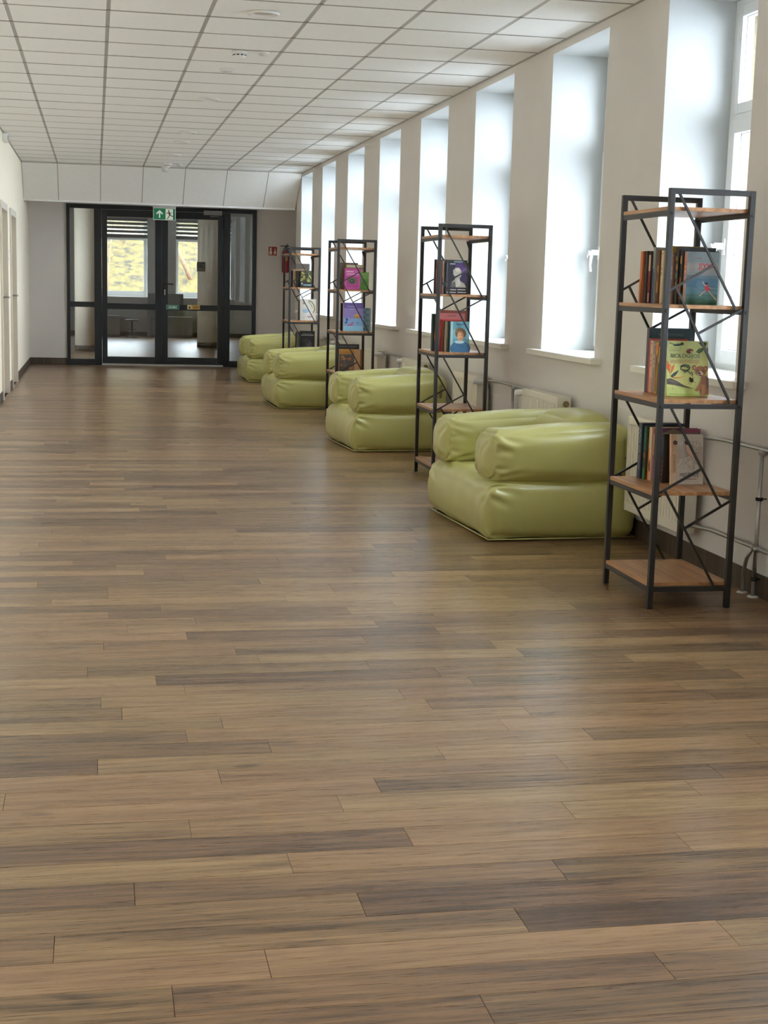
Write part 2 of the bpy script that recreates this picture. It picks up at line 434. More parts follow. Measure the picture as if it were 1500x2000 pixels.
# sloping ceiling bulkhead in front of the glazed partition
def make_bulkhead():
    root = empty('ceiling_bulkhead', (0, Y_BULK, ZC)); tag(root, kind='structure')
    p0, p1 = Vector((0, 0.0, 0.0)), Vector((0, 0.72, -0.49))
    n = Vector((0, 0.49, 0.72)).normalized()*0.02
    for i, (a, b) in enumerate(zip(TX, TX[1:])):
        m = MB(); g = 0.006
        m.prism([(a+g, p0.y, p0.z), (b-g, p0.y, p0.z), (b-g, p1.y, p1.z), (a+g, p1.y, p1.z)], n); m.obj('bulkhead_panel', M_TILE, root)
    for x in TX[1:-1]:
        m = MB(); m.prism([(x-0.011, p0.y+.002, p0.z+.002), (x+0.011, p0.y+.002, p0.z+.002), (x+0.011, p1.y+.002, p1.z+.002), (x-0.011, p1.y+.002, p1.z+.002)], n); m.obj('joint_strip', M_GRID, root)
    m = MB(); m.prism([(XL, 0.715, -0.49), (XL, 0.74, -0.505), (XL, 2.13, -0.415), (XL, 2.13, -0.38)], (XR-XL+0.12, 0, 0)); m.obj('underside', M_WALL, root)
    m = MB(); m.box(XL, 0.705, -0.503, XR, 0.725, -0.478); m.obj('edge_trim', M_PLW, root)
    m = MB(); m.box(XL, -0.018, -0.012, XR, 0.0, -0.002); m.obj('corner_trim', M_GRID, root)
make_bulkhead()

# ------------------------------------------------------------------ windows of the right wall
def make_window():
    """local frame: y from 0 (near) to WIN_W (far), x and z as in the world"""
    w = empty('window_1'); tag(w, kind='structure')
    f = MB(); a, b, t = X_FRAME, X_OUT0, 0.06
    f.box(a, 0, WIN_Z0, b, t, WIN_Z1); f.box(a, WIN_W-t, WIN_Z0, b, WIN_W, WIN_Z1)
    f.box(a, t, WIN_Z0, b, WIN_W-t, WIN_Z0+0.05); f.box(a, t, WIN_Z1-0.05, b, WIN_W-t, WIN_Z1); f.box(a, t, 2.255, b, WIN_W-t, 2.335)
    f.obj('window_frame', M_PVC, w)
    def sash(y0, y1, z0, z1, x0, x1, wd):
        s = MB()
        s.box(x0, y0, z0, x1, y0+wd, z1, bev=.004); s.box(x0, y1-wd, z0, x1, y1, z1, bev=.004); s.box(x0, y0+wd, z0, x1, y1-wd, z0+wd, bev=.004); s.box(x0, y0+wd, z1-wd, x1, y1-wd, z1, bev=.004)
        return s.obj('window_sash', M_PVC, w)
    def pane(s, y0, y1, z0, z1):
        p = MB(); p.box(3.385, y0, z0, 3.389, y1, z1); p.obj('window_pane', M_GLASS, s)
        g = MB(); e = .006
        for bx in ((y0, z0, y0+e, z1), (y1-e, z0, y1, z1), (y0, z0, y1, z0+e), (y0, z1-e, y1, z1)): g.box(3.378, bx[0], bx[1], 3.382, bx[2], bx[3])
        g.obj('gasket', mat('grey_gasket', (120, 124, 128), 0.6), s)
    up = sash(0.05, WIN_W-0.05, 2.315, WIN_Z1-0.035, 3.352, 3.42, 0.055); pane(up, 0.10, WIN_W-0.10, 2.365, WIN_Z1-0.085)
    lo = sash(0.045, WIN_W-0.045, WIN_Z0+0.03, 2.285, 3.338, 3.42, 0.072); pane(lo, 0.112, WIN_W-0.112, 1.065, 2.218)
    h = MB(); hy = WIN_W-0.085
    h.box(3.326, hy-0.016, 1.575, 3.338, hy+0.016, 1.665, bev=.004)
    h.box(3.275, hy-0.012, 1.605, 3.328, hy+0.012, 1.640, bev=.005)
    h.tube([(3.284, hy, 1.63), (3.278, hy, 1.59), (3.272, hy, 1.54), (3.279, hy, 1.495)], [0.012, 0.011, 0.010, 0.009], 8)
    ho = h.obj('window_handle', M_PLW, lo)
    k = MB(); k.lathe([(0.004, -.01), (0.015, -.008), (0.017, 0), (0.013, .008), (.003, .01)], 14, (3.262, hy, 1.618), 'x'); k.box(3.250, hy-.004, 1.585, 3.254, hy+.004, 1.612); k.obj('handle_lock', M_PLW, lo)
    s = MB()
    s.box(2.984, 0.001, 0.932, X_FRAME, WIN_W-0.001, WIN_Z0, bev=.003); s.box(2.915, -0.13, 0.928, 2.981, WIN_W+0.13, WIN_Z0, bev=.005)
    s.obj('window_sill', M_SILL, w)
    return w
win = make_window(); win.location = (0, ALL_WIN[6]-WIN_W, 0)
for i, f in enumerate(ALL_WIN):
    if i == 6: continue
    c = dup(win, (0, f-WIN_W, 0)); c.name = 'window_%d' % (i-5 if i > 6 else 20+i)
# sky portals at the openings so the renderer samples the daylight well
for f in ALL_WIN:
    d = bpy.data.lights.new('window_daylight', 'AREA'); d.shape = 'RECTANGLE'; d.size = WIN_Z1-WIN_Z0; d.size_y = WIN_W
    d.cycles.is_portal = True
    o = bpy.data.objects.new('window_daylight', d); COL.objects.link(o)
    o.location = (X_OUT1+0.03, f-WIN_W/2, (WIN_Z0+WIN_Z1)/2); o.rotation_euler = (0, math.radians(90), 0)

# ------------------------------------------------------------------ glazed partition with double door at the far end
def make_glazed_door():
    root = empty('door_1', (0, Y_FAR, 0)); tag(root, kind='structure')
    D0, D1 = -0.01, 0.07
    def member(nm, x0, z0, x1, z1, parent=root, d0=D0, d1=D1):
        m = MB(); m.box(x0, d0, z0, x1, d1, z1, bev=.003); return m.obj(nm, M_NAVY, parent)
    member('frame_post', -0.432, 0, -0.382, 2.505); member('frame_post', 2.487, 0, 2.55, 2.505)
    member('frame_post', -0.008, 0, 0.108, 2.44); member('frame_post', 2.023, 0, 2.13, 2.44)
    member('frame_head', -0.382, 2.442, 2.487, 2.505)
    for a, b in ((-0.382, -0.008), (2.13, 2.487)):
        member('sidelight_rail', a, 0, b, 0.095); member('sidelight_rail', a, 0.912, b, 0.994)
        for z0, z1 in ((0.095, 0.912), (0.994, 2.442)):
            m = MB(); m.box(a, 0.028, z0, b, 0.036, z1); m.obj('sidelight_pane', M_DOORGLASS, root)
    for a, b, ga, gb in ((0.110, 1.043, 0.193, 0.939), (1.046, 2.021, 1.141, 1.933)):
        L = MB()
        L.box(a, -0.018, 0.03, ga, 0.06, 2.436, bev=.004); L.box(gb, -0.018, 0.03, b, 0.06, 2.436, bev=.004)
        for z0, z1 in ((0.03, 0.138), (0.89, 0.98), (2.33, 2.436)): L.box(ga, -0.018, z0, gb, 0.06, z1, bev=.003)
        leaf = L.obj('door_leaf', M_NAVY, root)
        for z0, z1 in ((0.138, 0.89), (0.98, 2.33)):
            p = MB(); p.box(ga, 0.02, z0, gb, 0.028, z1); p.obj('door_pane', M_DOORGLASS, leaf)
        if a > 1:
            h = MB(); h.box(1.075, -0.03, 1.17, 1.11, -0.018, 1.40, bev=.004); h.tube([(1.092, -0.03, 1.305), (1.092, -0.075, 1.305), (1.11, -0.08, 1.305), (1.225, -0.08, 1.30)], 0.011, 8)
            h.obj('door_handle', M_BLACK, leaf)
            h = MB(); h.lathe([(.004, -.05), (.012, -.048), (.012, -.03)], 12, (1.092, 0, 1.205), 'y'); h.box(1.082, -.056, 1.13, 1.10, -.048, 1.205); h.obj('lock_key', M_ALU, leaf)
            h = MB(); h.box(1.70, -0.06, 2.40, 1.99, -0.018, 2.47, bev=.006); h.bar((1.80, -.05, 2.38), (1.93, -.09, 2.385), .018, .012); h.obj('door_closer', mat('silver_closer', (150, 150, 148), .4, .6), leaf)
            art(leaf, (1.115, -0.0184, 0.905), (1, 0, 0), (0, 0, 1), .205, .07, [
                ('r', (120, 168, 150), 0, 0, 1, 1), ('r', (28, 60, 50), .06, .2, .12, .8), ('r', (226, 240, 232), .2, .42, .5, .55), ('e', (226, 240, 232), .6, .5, .07, .2), ('r', (226, 240, 232), .7, .42, .8, .55), ('r', (28, 60, 50), .86, .2, .94, .8)], 'push_plate')
            art(leaf, (1.45, -0.0184, 0.91), (1, 0, 0), (0, 0, 1), .20, .07, [
                ('r', (214, 168, 84), 0, 0, 1, 1), ('r', (232, 206, 150), 0, 0, .36, 1), ('p', (40, 34, 20), [(.08, .2), (.28, .2), (.18, .8)]), ('r', (120, 80, 30), .46, .55, .9, .68), ('r', (120, 80, 30), .5, .28, .84, .40)], 'warning_sticker')
            art(leaf, (1.60, 0.0196, 1.515), (1, 0, 0), (0, 0, 1), .135, .15, [('r', (60, 58, 44), 0, 0, 1, 1), ('r', (92, 84, 66), .06, .06, .94, .36), ('p', (24, 24, 20), [(.3, .5), (.5, .84), (.62, .5), (.5, .42)]), ('e', (104, 104, 84), .78, .7, .1, .08)], 'square_notice')
    m = MB(); m.box(0.108, -0.05, 0.002, 2.023, 0.04, 0.026); m.obj('threshold', M_ALU, root)

# ------------------------------------------------------------------ flat print built as thin inlays
DOORG = glass_material('door_glass', (0.93, 0.95, 0.94), 1.2); M_DOORGLASS = DOORG
FONT_CACHE = {}
def text_polys(s):
    if s in FONT_CACHE: return FONT_CACHE[s]
    cu = bpy.data.curves.new('t', 'FONT'); cu.body = s; cu.size = 1.0; cu.resolution_u = 3; cu.fill_mode = 'FRONT'
    ob = bpy.data.objects.new('t', cu); COL.objects.link(ob)
    dg = bpy.context.evaluated_depsgraph_get(); dg.update()
    me = bpy.data.meshes.new_from_object(ob.evaluated_get(dg))
    r = ([tuple(v.co[:2]) for v in me.vertices], [tuple(p.vertices) for p in me.polygons])
    bpy.data.objects.remove(ob); bpy.data.curves.remove(cu); bpy.data.meshes.remove(me)
    FONT_CACHE[s] = r
    return r
def ink(c):
    return mat('print_%d_%d_%d' % c, c, 0.45, var=0.05, scale=60)
def art(parent, o, ux, uv, w, h, items, name='cover_print', step=0.00012):
    o, ux, uv = Vector(o), Vector(ux).normalized(), Vector(uv).normalized()
    n = ux.cross(uv).normalized(); bm = bmesh.new(); mats = []
    def P(x, y, k): return o+ux*(x*w)+uv*(y*h)+n*(0.0004+k*step)
    for k, it in enumerate(items):
        kind, c = it[0], tuple(it[1]); m = ink(c)
        if m not in mats: mats.append(m)
        mi = mats.index(m)
        def face(pts):
            f = bm.faces.new([bm.verts.new(P(x, y, k)) for x, y in pts]); f.material_index = mi
        if kind == 'r': x0, y0, x1, y1 = it[2:6]; face([(x0, y0), (x1, y0), (x1, y1), (x0, y1)])
        elif kind == 'e':
            cx, cy, rx, ry = it[2:6]; rot = it[6] if len(it) > 6 else 0
            pts = []
            for i in range(20):
                a = i*2*math.pi/20; dx, dy = rx*w*math.cos(a), ry*h*math.sin(a)
                pts.append((cx+(dx*math.cos(rot)-dy*math.sin(rot))/w, cy+(dx*math.sin(rot)+dy*math.cos(rot))/h))
            face(pts)
        elif kind == 'p': face(it[2])
        elif kind == 'l':
            wd = it[2]; pts = [Vector((x*w, y*h)) for x, y in it[3]]; Ls, Rs = [], []
            for i, p in enumerate(pts):
                d = (pts[min(i+1, len(pts)-1)]-pts[max(i-1, 0)]).normalized(); s = Vector((-d.y, d.x))*wd*h/2
                Ls.append(p+s); Rs.append(p-s)
            for i in range(len(pts)-1):
                face([((q.x)/w, (q.y)/h) for q in (Ls[i], Rs[i], Rs[i+1], Ls[i+1])])
        elif kind == 't':
            size, x, y, s = it[2:6]; rot = it[6] if len(it) > 6 else 0; sx = it[7] if len(it) > 7 else 1.0
            vs, ps = text_polys(s); S = size*h; bv = []
            for a, b in vs:
                a, b = a*S*sx, b*S
                bv.append(bm.verts.new(P(x+(a*math.cos(rot)-b*math.sin(rot))/w, y+(a*math.sin(rot)+b*math.cos(rot))/h, k)))
            for p in ps:
                try: bm.faces.new([bv[i] for i in p]).material_index = mi
                except ValueError: pass
    for f in bm.faces:
        f.normal_update()
        if f.normal.dot(n) < 0: f.normal_flip()
    me = bpy.data.meshes.new(name); bm.to_mesh(me); bm.free()
    for m in mats: me.materials.append(m)
    return link(name, me, parent)
make_glazed_door()

# ------------------------------------------------------------------ doors of the left wall
def make_left_door(i, a, b):
    root = empty('door_%d' % i, (XL, a, 0)); tag(root, kind='structure'); w = b-a
    M_CAS = mat('door_casing', (214, 206, 192), .5, var=.02); M_LEAF = mat('door_leaf_beige', (206, 190, 168), .45, var=.02)
    c = MB(); c.box(-.2, -.06, 0, .022, .012, 2.18); c.box(-.2, w-.012, 0, .022, w+.06, 2.18); c.box(-.2, .012, 2.10, .022, w-.012, 2.18); c.obj('door_casing', M_CAS, root)
    l = MB(); l.box(-.085, .014, .008, -.035, w-.014, 2.098, bev=.003); leaf = l.obj('door_leaf', M_LEAF, root)
    h = MB(); hy = w-.10
    h.box(-.036, hy-.02, .98, -.028, hy+.02, 1.20, bev=.003); h.tube([(-.03, hy, 1.12), (.03, hy, 1.12), (.036, hy-.01, 1.12), (.036, hy-.13, 1.118)], .010, 8)
    h.obj('door_handle', M_ALU, leaf)
for i, (a, b) in enumerate(LEFT_DOORS): make_left_door(i+2, a, b)

# ------------------------------------------------------------------ lobby beyond the glass
def make_lobby():
    wins = [(-0.12, 1.243), (1.93, 3.25)]
    mb = MB(); x = -4.0
    for a, b in wins:
        mb.box(x, 35.6, 0, a, 36.05, 3.2); mb.box(a, 35.6, 0, b, 36.05, 0.95); mb.box(a, 35.6, 2.82, b, 36.05, 3.2); x = b
    mb.box(x, 35.6, 0, 6.2, 36.05, 3.2)
    tag(mb.obj('wall_lobby_far', mat('lobby_wall_grey', (176, 174, 168), .85, var=.02)), kind='structure')
    mb = MB()
    mb.box(6.2, 23.4, 0, 6.4, 36.05, 3.2)
    for xa, xb in ((-4.2, -4.0),):
        mb.box(xa, 23.4, 0, xb, 36.05, .9); mb.box(xa, 23.4, 2.8, xb, 36.05, 3.2)
        for ya, yb in ((23.4, 24.0), (25.8, 36.05)): mb.box(xa, ya, .9, xb, yb, 2.8)  # leaves an unseen, unglazed opening, added to let daylight onto the lobby columns
    tag(mb.obj('wall_lobby_side', M_WALL), kind='structure')
    mb = MB(); mb.box(-4.2, 23.6, 3.05, 6.4, 36.05, 3.3); tag(mb.obj('ceiling_lobby', M_TILE), kind='structure')
    mb = MB(); mb.box(-4.0, 35.585, 0, 6.2, 35.6, 0.105); tag(mb.obj('baseboard_lobby', M_BASE), kind='structure')
    for k, (a, b) in enumerate(wins):
        w = empty('window_%d' % (30+k), (a, 36.0, 0)); tag(w, kind='structure'); W = b-a
        f = MB(); t = .075
        f.box(0, -.04, .95, t, .03, 2.82); f.box(W-t, -.04, .95, W, .03, 2.82); f.box(t, -.04, .95, W-t, .03, 1.08); f.box(t, -.04, 2.30, W-t, .03, 2.42); f.box(t, -.04, 2.75, W-t, .03, 2.82)
        f.obj('window_frame', M_PVC, w)
        for z0, z1 in ((1.08, 2.30), (2.42, 2.75)):
            p = MB(); p.box(t, -.004, z0, W-t, .004, z1); p.obj('window_pane', M_GLASS, w)
        s = MB(); s.box(-.05, -.46, .925, W+.05, -.05, .952, bev=.003); s.obj('window_sill', M_SILL, w)
        bl = empty('roller_blind', (a+W/2, 35.58, 2.86)); tag(bl, 'raised grey zebra roller blind on the %s lobby window behind the glass door' % ('wide left' if k == 0 else 'right'), 'blind', 'zebra blinds in the lobby')
        c = MB(); c.box(-W/2-.02, -.06, -.06, W/2+.02, 0, 0, bev=.008); c.obj('cassette', M_CAB, bl)
        z = -.06; odd = 0; M_STR = mat('blind_stripe_grey', (88, 86, 82), .8); M_SHEER = sheer_material()
        while z > -.47:
            st = MB(); hh = .058 if odd == 0 else .036
            st.box(-W/2, -.03, z-hh, W/2, -.027, z); st.obj('dark_stripe' if odd == 0 else 'sheer_stripe', M_STR if odd == 0 else M_SHEER, bl); z -= hh; odd = 1-odd
        c = MB(); c.box(-W/2, -.038, z-.03, W/2, -.018, z, bev=.004); c.obj('bottom_rail', M_CAB, bl)
        d = bpy.data.lights.new('lobby_daylight', 'AREA'); d.shape = 'RECTANGLE'; d.size = W; d.size_y = 1.85; d.cycles.is_portal = True
        o = bpy.data.objects.new('lobby_daylight', d); COL.objects.link(o); o.location = (a+W/2, 36.08, 1.88); o.rotation_euler = (math.radians(-90), 0, 0)
    for nm, x, y, r, lab in (('round_column', -0.18, 28.0, .195, 'round white column behind the left sidelight of the glass partition'), ('round_column', 2.30, 30.3, .215, 'round white column behind the right leaf of the glass door')):
        c = empty(nm, (x, y, 0)); tag(c, lab, 'column', kind='thing')
        m = MB(); m.lathe([(r, .105), (r, 3.05)], 40); m.obj('shaft', M_WALL_L, c)
        m = MB(); m.lathe([(r+.006, 0.001), (r+.006, .105)], 40); m.obj('base_band', M_BASE, c)
    # furniture against the far lobby wall
    def cabinet(x0, x1, z1, y0, y1, label, doors):
        c = empty('cabinet', ((x0+x1)/2, (y0+y1)/2, 0)); tag(c, label, 'cabinet', 'grey cabinets in the lobby'); w = x1-x0; d = (y1-y0)/2
        b = MB(); b.box(-w/2, -d+.02, .06, w/2, d, z1-.02); b.obj('body', M_CAB, c)
        b = MB(); b.box(-w/2+.02, -d+.05, 0, w/2-.02, d-.02, .06); b.obj('plinth', mat('grey_plinth', (92, 90, 86), .6), c)
        b = MB(); b.box(-w/2-.01, -d-.005, z1-.02, w/2+.01, d, z1); b.obj('top', mat('cabinet_top_grey', (140, 137, 131), .4), c)
        dw = w/doors
        for i in range(doors):
            q = MB(); q.box(-w/2+i*dw+.006, -d, .07, -w/2+(i+1)*dw-.006, -d+.02, z1-.03, bev=.002); do = q.obj('door', M_CAB, c)
            hx = -w/2+(i+1)*dw-.06 if i % 2 == 0 else -w/2+i*dw+.06
            q = MB(); q.tube([(hx, -d-.001, z1-.09), (hx, -d-.022, z1-.10), (hx, -d-.022, z1-.13), (hx, -d-.001, z1-.14)], .006, 6); q.obj('handle', M_BLACK, do)
    cabinet(1.36, 2.30, .50, 34.95, 35.45, 'low grey cabinet with two black handles beyond the right glass leaf', 2)
    cabinet(-0.35, .585, .50, 34.95, 35.45, 'low grey cabinet beyond the left glass leaf beside the stool', 2)
    def hutch(x0, x1, z1, label):
        c = empty('cupboard', ((x0+x1)/2, 35.53, 0)); tag(c, label, 'cupboard'); w = x1-x0
        b = MB(); b.box(-w/2, -.07, 0, w/2, .05, z1); b.obj('carcass', M_CAB, c)
        for i in range(2):
            b = MB(); b.box(-w/2+i*w/2+.005, -.078, .51, -w/2+(i+1)*w/2-.005, -.07, z1-.01); b.obj('door', mat('cupboard_front', (108, 105, 100), .5), c)
    hutch(1.245, 2.10, 1.04, 'taller grey cupboard standing between the two lobby windows')
    s = empty('stool', (.86, 34.9, 0)); tag(s, 'black pedestal stool standing in the lobby under the left window', 'stool')
    m = MB(); m.lathe([(.16, .385), (.165, .40), (.155, .42), (.02, .425)], 24); m.obj('seat', M_BLACK, s)
    m = MB(); m.lathe([(.022, .02), (.022, .385)], 14); m.obj('pedestal', M_BLACK, s)
    m = MB(); m.lathe([(.15, .001), (.15, .012), (.03, .03)], 24); m.obj('foot', M_BLACK, s)
    m = MB(); m.tube([(.11*math.cos(a*math.pi/8), .11*math.sin(a*math.pi/8), .19) for a in range(17)], .008, 6, cap=False); m.bar((-.11, 0, .19), (.11, 0, .19), .008); m.obj('foot_ring', M_BLACK, s)
def sheer_material():
    if 'sheer' in MATS: return MATS['sheer']
    m = bpy.data.materials.new('blind_sheer'); m.use_nodes = True; nt = m.node_tree; nt.nodes.clear(); L = nt.links.new
    o = nt.nodes.new('ShaderNodeOutputMaterial'); mx = nt.nodes.new('ShaderNodeMixShader'); mx.inputs[0].default_value = .75
    tl = nt.nodes.new('ShaderNodeBsdfTranslucent'); tr = nt.nodes.new('ShaderNodeBsdfTransparent'); tl.inputs['Color'].default_value = (.85, .84, .8, 1)
    n = nt.nodes.new('ShaderNodeTexNoise'); n.inputs['Scale'].default_value = 200
    L(tl.outputs[0], mx.inputs[1]); L(tr.outputs[0], mx.inputs[2]); L(mx.outputs[0], o.inputs[0])
    MATS['sheer'] = m
    return m
make_lobby()

# ------------------------------------------------------------------ outdoors
def make_outdoors():
    def slope(y): return -0.5+min(6.8, max(0.0, 0.55*(y-46.5)))
    bm = bmesh.new(); nx, ny = 40, 60; grid = []
    for j in range(ny+1):
        for i in range(nx+1):
            x = -25+60*i/nx; y = 39+45*j/ny
            z = slope(y)+0.25*noise.noise(Vector((x*.3, y*.3, 0)))
            grid.append(bm.verts.new((x, y, z)))
    for j in range(ny):
        for i in range(nx):
            a = j*(nx+1)+i; f = bm.faces.new((grid[a], grid[a+1], grid[a+nx+2], grid[a+nx+1])); f.smooth = True
    me = bpy.data.meshes.new('hillside'); bm.to_mesh(me); bm.free(); me.materials.append(leaf_ground_material())
    tag(link('hillside', me), kind='structure')
    mb = MB(); mb.box(-60, -60, -0.9, 90, 39.5, -0.8); tag(mb.obj('ground_outside', mat('outside_ground', (222, 227, 230), .9, var=.08, scale=2)), kind='structure')
    M_BARK = mat('tree_bark', (112, 88, 66), .9, var=.2, scale=18, bump=.5)
    for k, (x, y, lean, r, lab) in enumerate(((0.36, 48.5, .25, .035, 'slim leaning tree trunk on the yellow slope outside the left lobby window'), (3.3, 50.0, -1.6, .075, 'fallen reddish tree trunk leaning across the slope outside the right lobby window'), (.95, 52.0, .3, .04, 'upright tree trunk farther up the yellow slope beyond the left lobby window'))):
        z = slope(y)
        t = empty('tree', (x, y, z-.2)); tag(t, lab, 'tree')
        m = MB(); m.tube([(0, 0, 0), (lean*.35, 0, 1.2), (lean, .1, 3.0), (lean*1.6, .1, 5.5)], [r, r*.9, r*.7, r*.4], 8); m.obj('trunk', M_BARK, t)
        m = MB()
        for q in range(5):
            s = 1.6+q*.7; f = s/3.0; d = (-1)**q
            m.tube([(lean*f, .05, s), (lean*f+d*.5, .1, s+.5), (lean*f+d*.9, .2, s+1.2)], [r*.35, r*.25, r*.1], 5)
        m.obj('branch', M_BARK, t)
make_outdoors()

# ------------------------------------------------------------------ radiators and heating pipes
def make_radiator():
    """near end at y 0, far end at y .76; capped near end, valve on the far end"""
    r = empty('radiator'); tag(r, 'x', 'radiator', 'radiators under the windows')
    p = MB(); x0, x1, z0, z1, Ln = 2.856, 2.945, .18, .70, .76
    p.box(x0+.008, .012, z0+.01, x1-.01, Ln-.012, z1-.012); n = 19
    for k in range(n):
        y = .03+k*(Ln-.06)/(n-1); p.box(x0, y-.012, z0+.05, x0+.012, y+.012, z1-.05, bev=.004)
    p.box(x0, .01, z0, x0+.012, Ln-.01, z0+.045, bev=.003); p.box(x0, .01, z1-.045, x0+.012, Ln-.01, z1-.004, bev=.003)
    p.obj('panel', M_RAD, r)
    for y in (0, Ln-.012):
        s = MB(); s.box(x0-.002, y, z0-.002, x1, y+.012, z1, bev=.003); s.obj('side_cover', M_RAD, r)
    g = MB()
    for k in range(24): g.box(x0+.012, .02+k*.0305, z1-.012, x1-.014, .034+k*.0305, z1-.001)
    g.box(x0+.004, .012, z1-.008, x0+.012, Ln-.012, z1); g.box(x1-.014, .012, z1-.008, x1-.004, Ln-.012, z1); g.obj('top_grille', M_RAD, r)
    for yb in (.1, .62):
        b = MB(); b.box(x1, yb, .3, XR-.001, yb+.04, .6); b.obj('wall_bracket', M_RAD, r)
    c = MB(); c.lathe([(.020, 0), (.020, -.006), (.013, -.008), (.012, -.003), (.003, -.003)], 18, ((x0+x1)/2+.012, 0, z1-.045), 'y'); c.obj('end_plug', mat('brass_plug', (150, 130, 92), .4, .6), r)
    v = MB(); xv, zv = (x0+x1)/2, z1-.035
    v.lathe([(.010, Ln), (.012, Ln+.02), (.016, Ln+.03)], 14, (xv, 0, zv), 'y')
    v.lathe([(.016, 0), (.024, -.004), (.024, -.05), (.021, -.055), (.021, -.075), (.012, -.08)], 18, (xv-.01, Ln+.04, zv), 'x')
    v.obj('thermostat_valve', M_PLW, r)
    return r
rad0 = make_radiator()
rad_sites = []
for k in range(7):
    c = WIN_FAR[k]-WIN_W/2
    rad_sites.append((c, k % 2 == 1))       # True: near end capped, valve far
labels_rad = ['cream panel radiator behind the nearest bookshelf under the nearest window', 'cream panel radiator showing its round end plug above the nearest beanbag chair',
              'cream panel radiator with valve behind the second bookshelf from the camera', 'cream panel radiator with end plug beside the third window behind second bookshelf',
              'cream radiator under the fifth window just beyond the third bookshelf', 'cream radiator under the sixth window beyond the third bookshelf',
              'cream radiator under the seventh window near the farthest bookshelf', 'cream radiator under the last window beside the glass partition']
for k, (c, cap_near) in enumerate(rad_sites):
    if cap_near: loc, sc = (0, c-.25, 0), 1
    else: loc, sc = (0, c+.49, 0), -1
    o = rad0 if k == 1 else dup(rad0, loc)
    o.location = loc; o.scale = (1, sc, 1); o['label'] = labels_rad[k]
def make_pipes(y, label, near=True):
    """riser with the branches to the radiators either side of it"""
    r = empty('heating_pipe', (2.944, y, 0)); tag(r, label, 'pipe', 'heating pipes on the right wall')
    yn = -0.72 if near else -.55; 
    a, b = -.55, .72
    m = MB(); m.tube([(-.03, .66, .668), (0.0, .52, .674), (.008, .40, .678), (.008, -.40, .678), (0, -.50, .674), (-.03, -.60, .668)], .0095, 8); m.obj('supply_pipe', M_CHROME, r)
    m = MB(); m.tube([(-.05, .78, .215), (-.02, .62, .222), (.0, .5, .228), (.0, -.4, .228), (-.02, -.52, .222), (-.05, -.70, .215)], .0095, 8); m.obj('return_pipe', M_CHROME, r)
    m = MB(); m.tube([(0, 0, .665), (0, .0, .0)], .010, 8); m.obj('riser', M_CHROME, r)
    m = MB(); m.tube([(0, .02, .236), (-.005, .075, .17), (-.005, .10, .10), (-.005, .10, .0)], .0095, 8); m.obj('return_riser', M_CHROME, r)
    for z in (.665, .225):
        m = MB(); m.lathe([(.008, -.022), (.014, -.02), (.014, .02), (.008, .022)], 12, (.004 if z > .5 else 0, 0, z), 'y'); m.obj('tee_fitting', M_CHROME, r)
    for z in (.455, .085):
        m = MB(); m.lathe([(.012, -.008), (.017, -.007), (.017, .007), (.012, .008)], 12, (0, 0, z), 'z'); m.bar((.0, 0, z), (.036, 0, z), .006); m.obj('pipe_clamp', M_BLACK, r)
    for cx, cy in ((0, 0), (-.005, .10)):
        m = MB(); m.lathe([(.026, .0005), (.024, .006), (.011, .008)], 16, (cx, cy, 0)); m.obj('floor_collar', M_PLW, r)
for y, lab in ((5.97, 'galvanised heating riser with two branches at the wall right of the nearest bookshelf'), (9.95, 'heating riser behind the second bookshelf above the nearest beanbag chair'),
               (13.93, 'heating riser behind the third bookshelf'), (17.92, 'heating riser behind the farthest bookshelf')):
    make_pipes(y, lab)

# ------------------------------------------------------------------ bookshelves
LEVELS = [0.114, 0.514, 0.915, 1.318, 1.725]     # board tops
SW, SD, SH = 0.385, 0.575, 1.80
BRACES = [((.045, 1.780), (.330, 1.302)), ((.012, 1.369), (.214, 1.485)), ((.054, 1.390), (.330, .904)), ((.368, 1.308), (.165, 1.198)),
          ((.063, .877), (.315, .457)), ((.009, .501), (.219, .617)), ((.052, .526), (.308, .096)), ((.368, .480), (.158, .357))]
def make_shelf():
    s = empty('bookshelf'); tag(s, 'x', 'bookshelf', 'tall open bookshelves along the window wall')
    P = .024
    for x in (0, SW-P):
        for y in (0, SD-P):
            m = MB(); m.box(x, y, 0, x+P, y+P, SH, bev=.002); m.obj('post', M_METAL, s)
    for y in (0, SD-P):
        for z0, z1, nm in ((SH-P, SH, 'top_rail'), (.877, .897, 'end_rail'), (.076, .096, 'end_rail')):
            m = MB(); m.box(P, y+(.002 if nm == 'end_rail' else 0), z0, SW-P, y+P-.002, z1, bev=.001); m.obj(nm, M_METAL, s)
        for a, b in BRACES:
            m = MB(); yy = y+P/2
            m.bar((a[0], yy, a[1]), (b[0], yy, b[1]), .0095, .0095, up=(0, 1, 0)); m.obj('brace', M_METAL, s)
    for z in LEVELS:
        for x in (0.003, SW-.021):
            m = MB(); m.box(x, P, z-.038, x+.018, SD-P, z-.0165, bev=.001); m.obj('side_rail', M_METAL, s)
        m = MB(); m.box(.003, P+.001, z-.016, SW-.003, SD-P-.001, z, bev=.001); m.obj('shelf_board', M_BOARD, s)
        for x in (P/2, SW-P/2):
            m = MB(); m.lathe([(.005, -.0035), (.0065, -.002), (.0065, .001)], 10, (x, 0, z-.028), 'y'); m.obj('bolt', M_BLACK, s)
    m = MB(); m.prism([(SW-P, SD-P-.03, 1.70), (SW-P-.03, SD-P-.03, 1.70), (SW-P, SD-P-.03, 1.62)], (0, .006, 0)); m.obj('corner_gusset', M_METAL, s)
    return s
SHELVES = [(2.355, 5.77), (2.333, 9.83), (2.300, 13.90), (2.311, 17.53)]
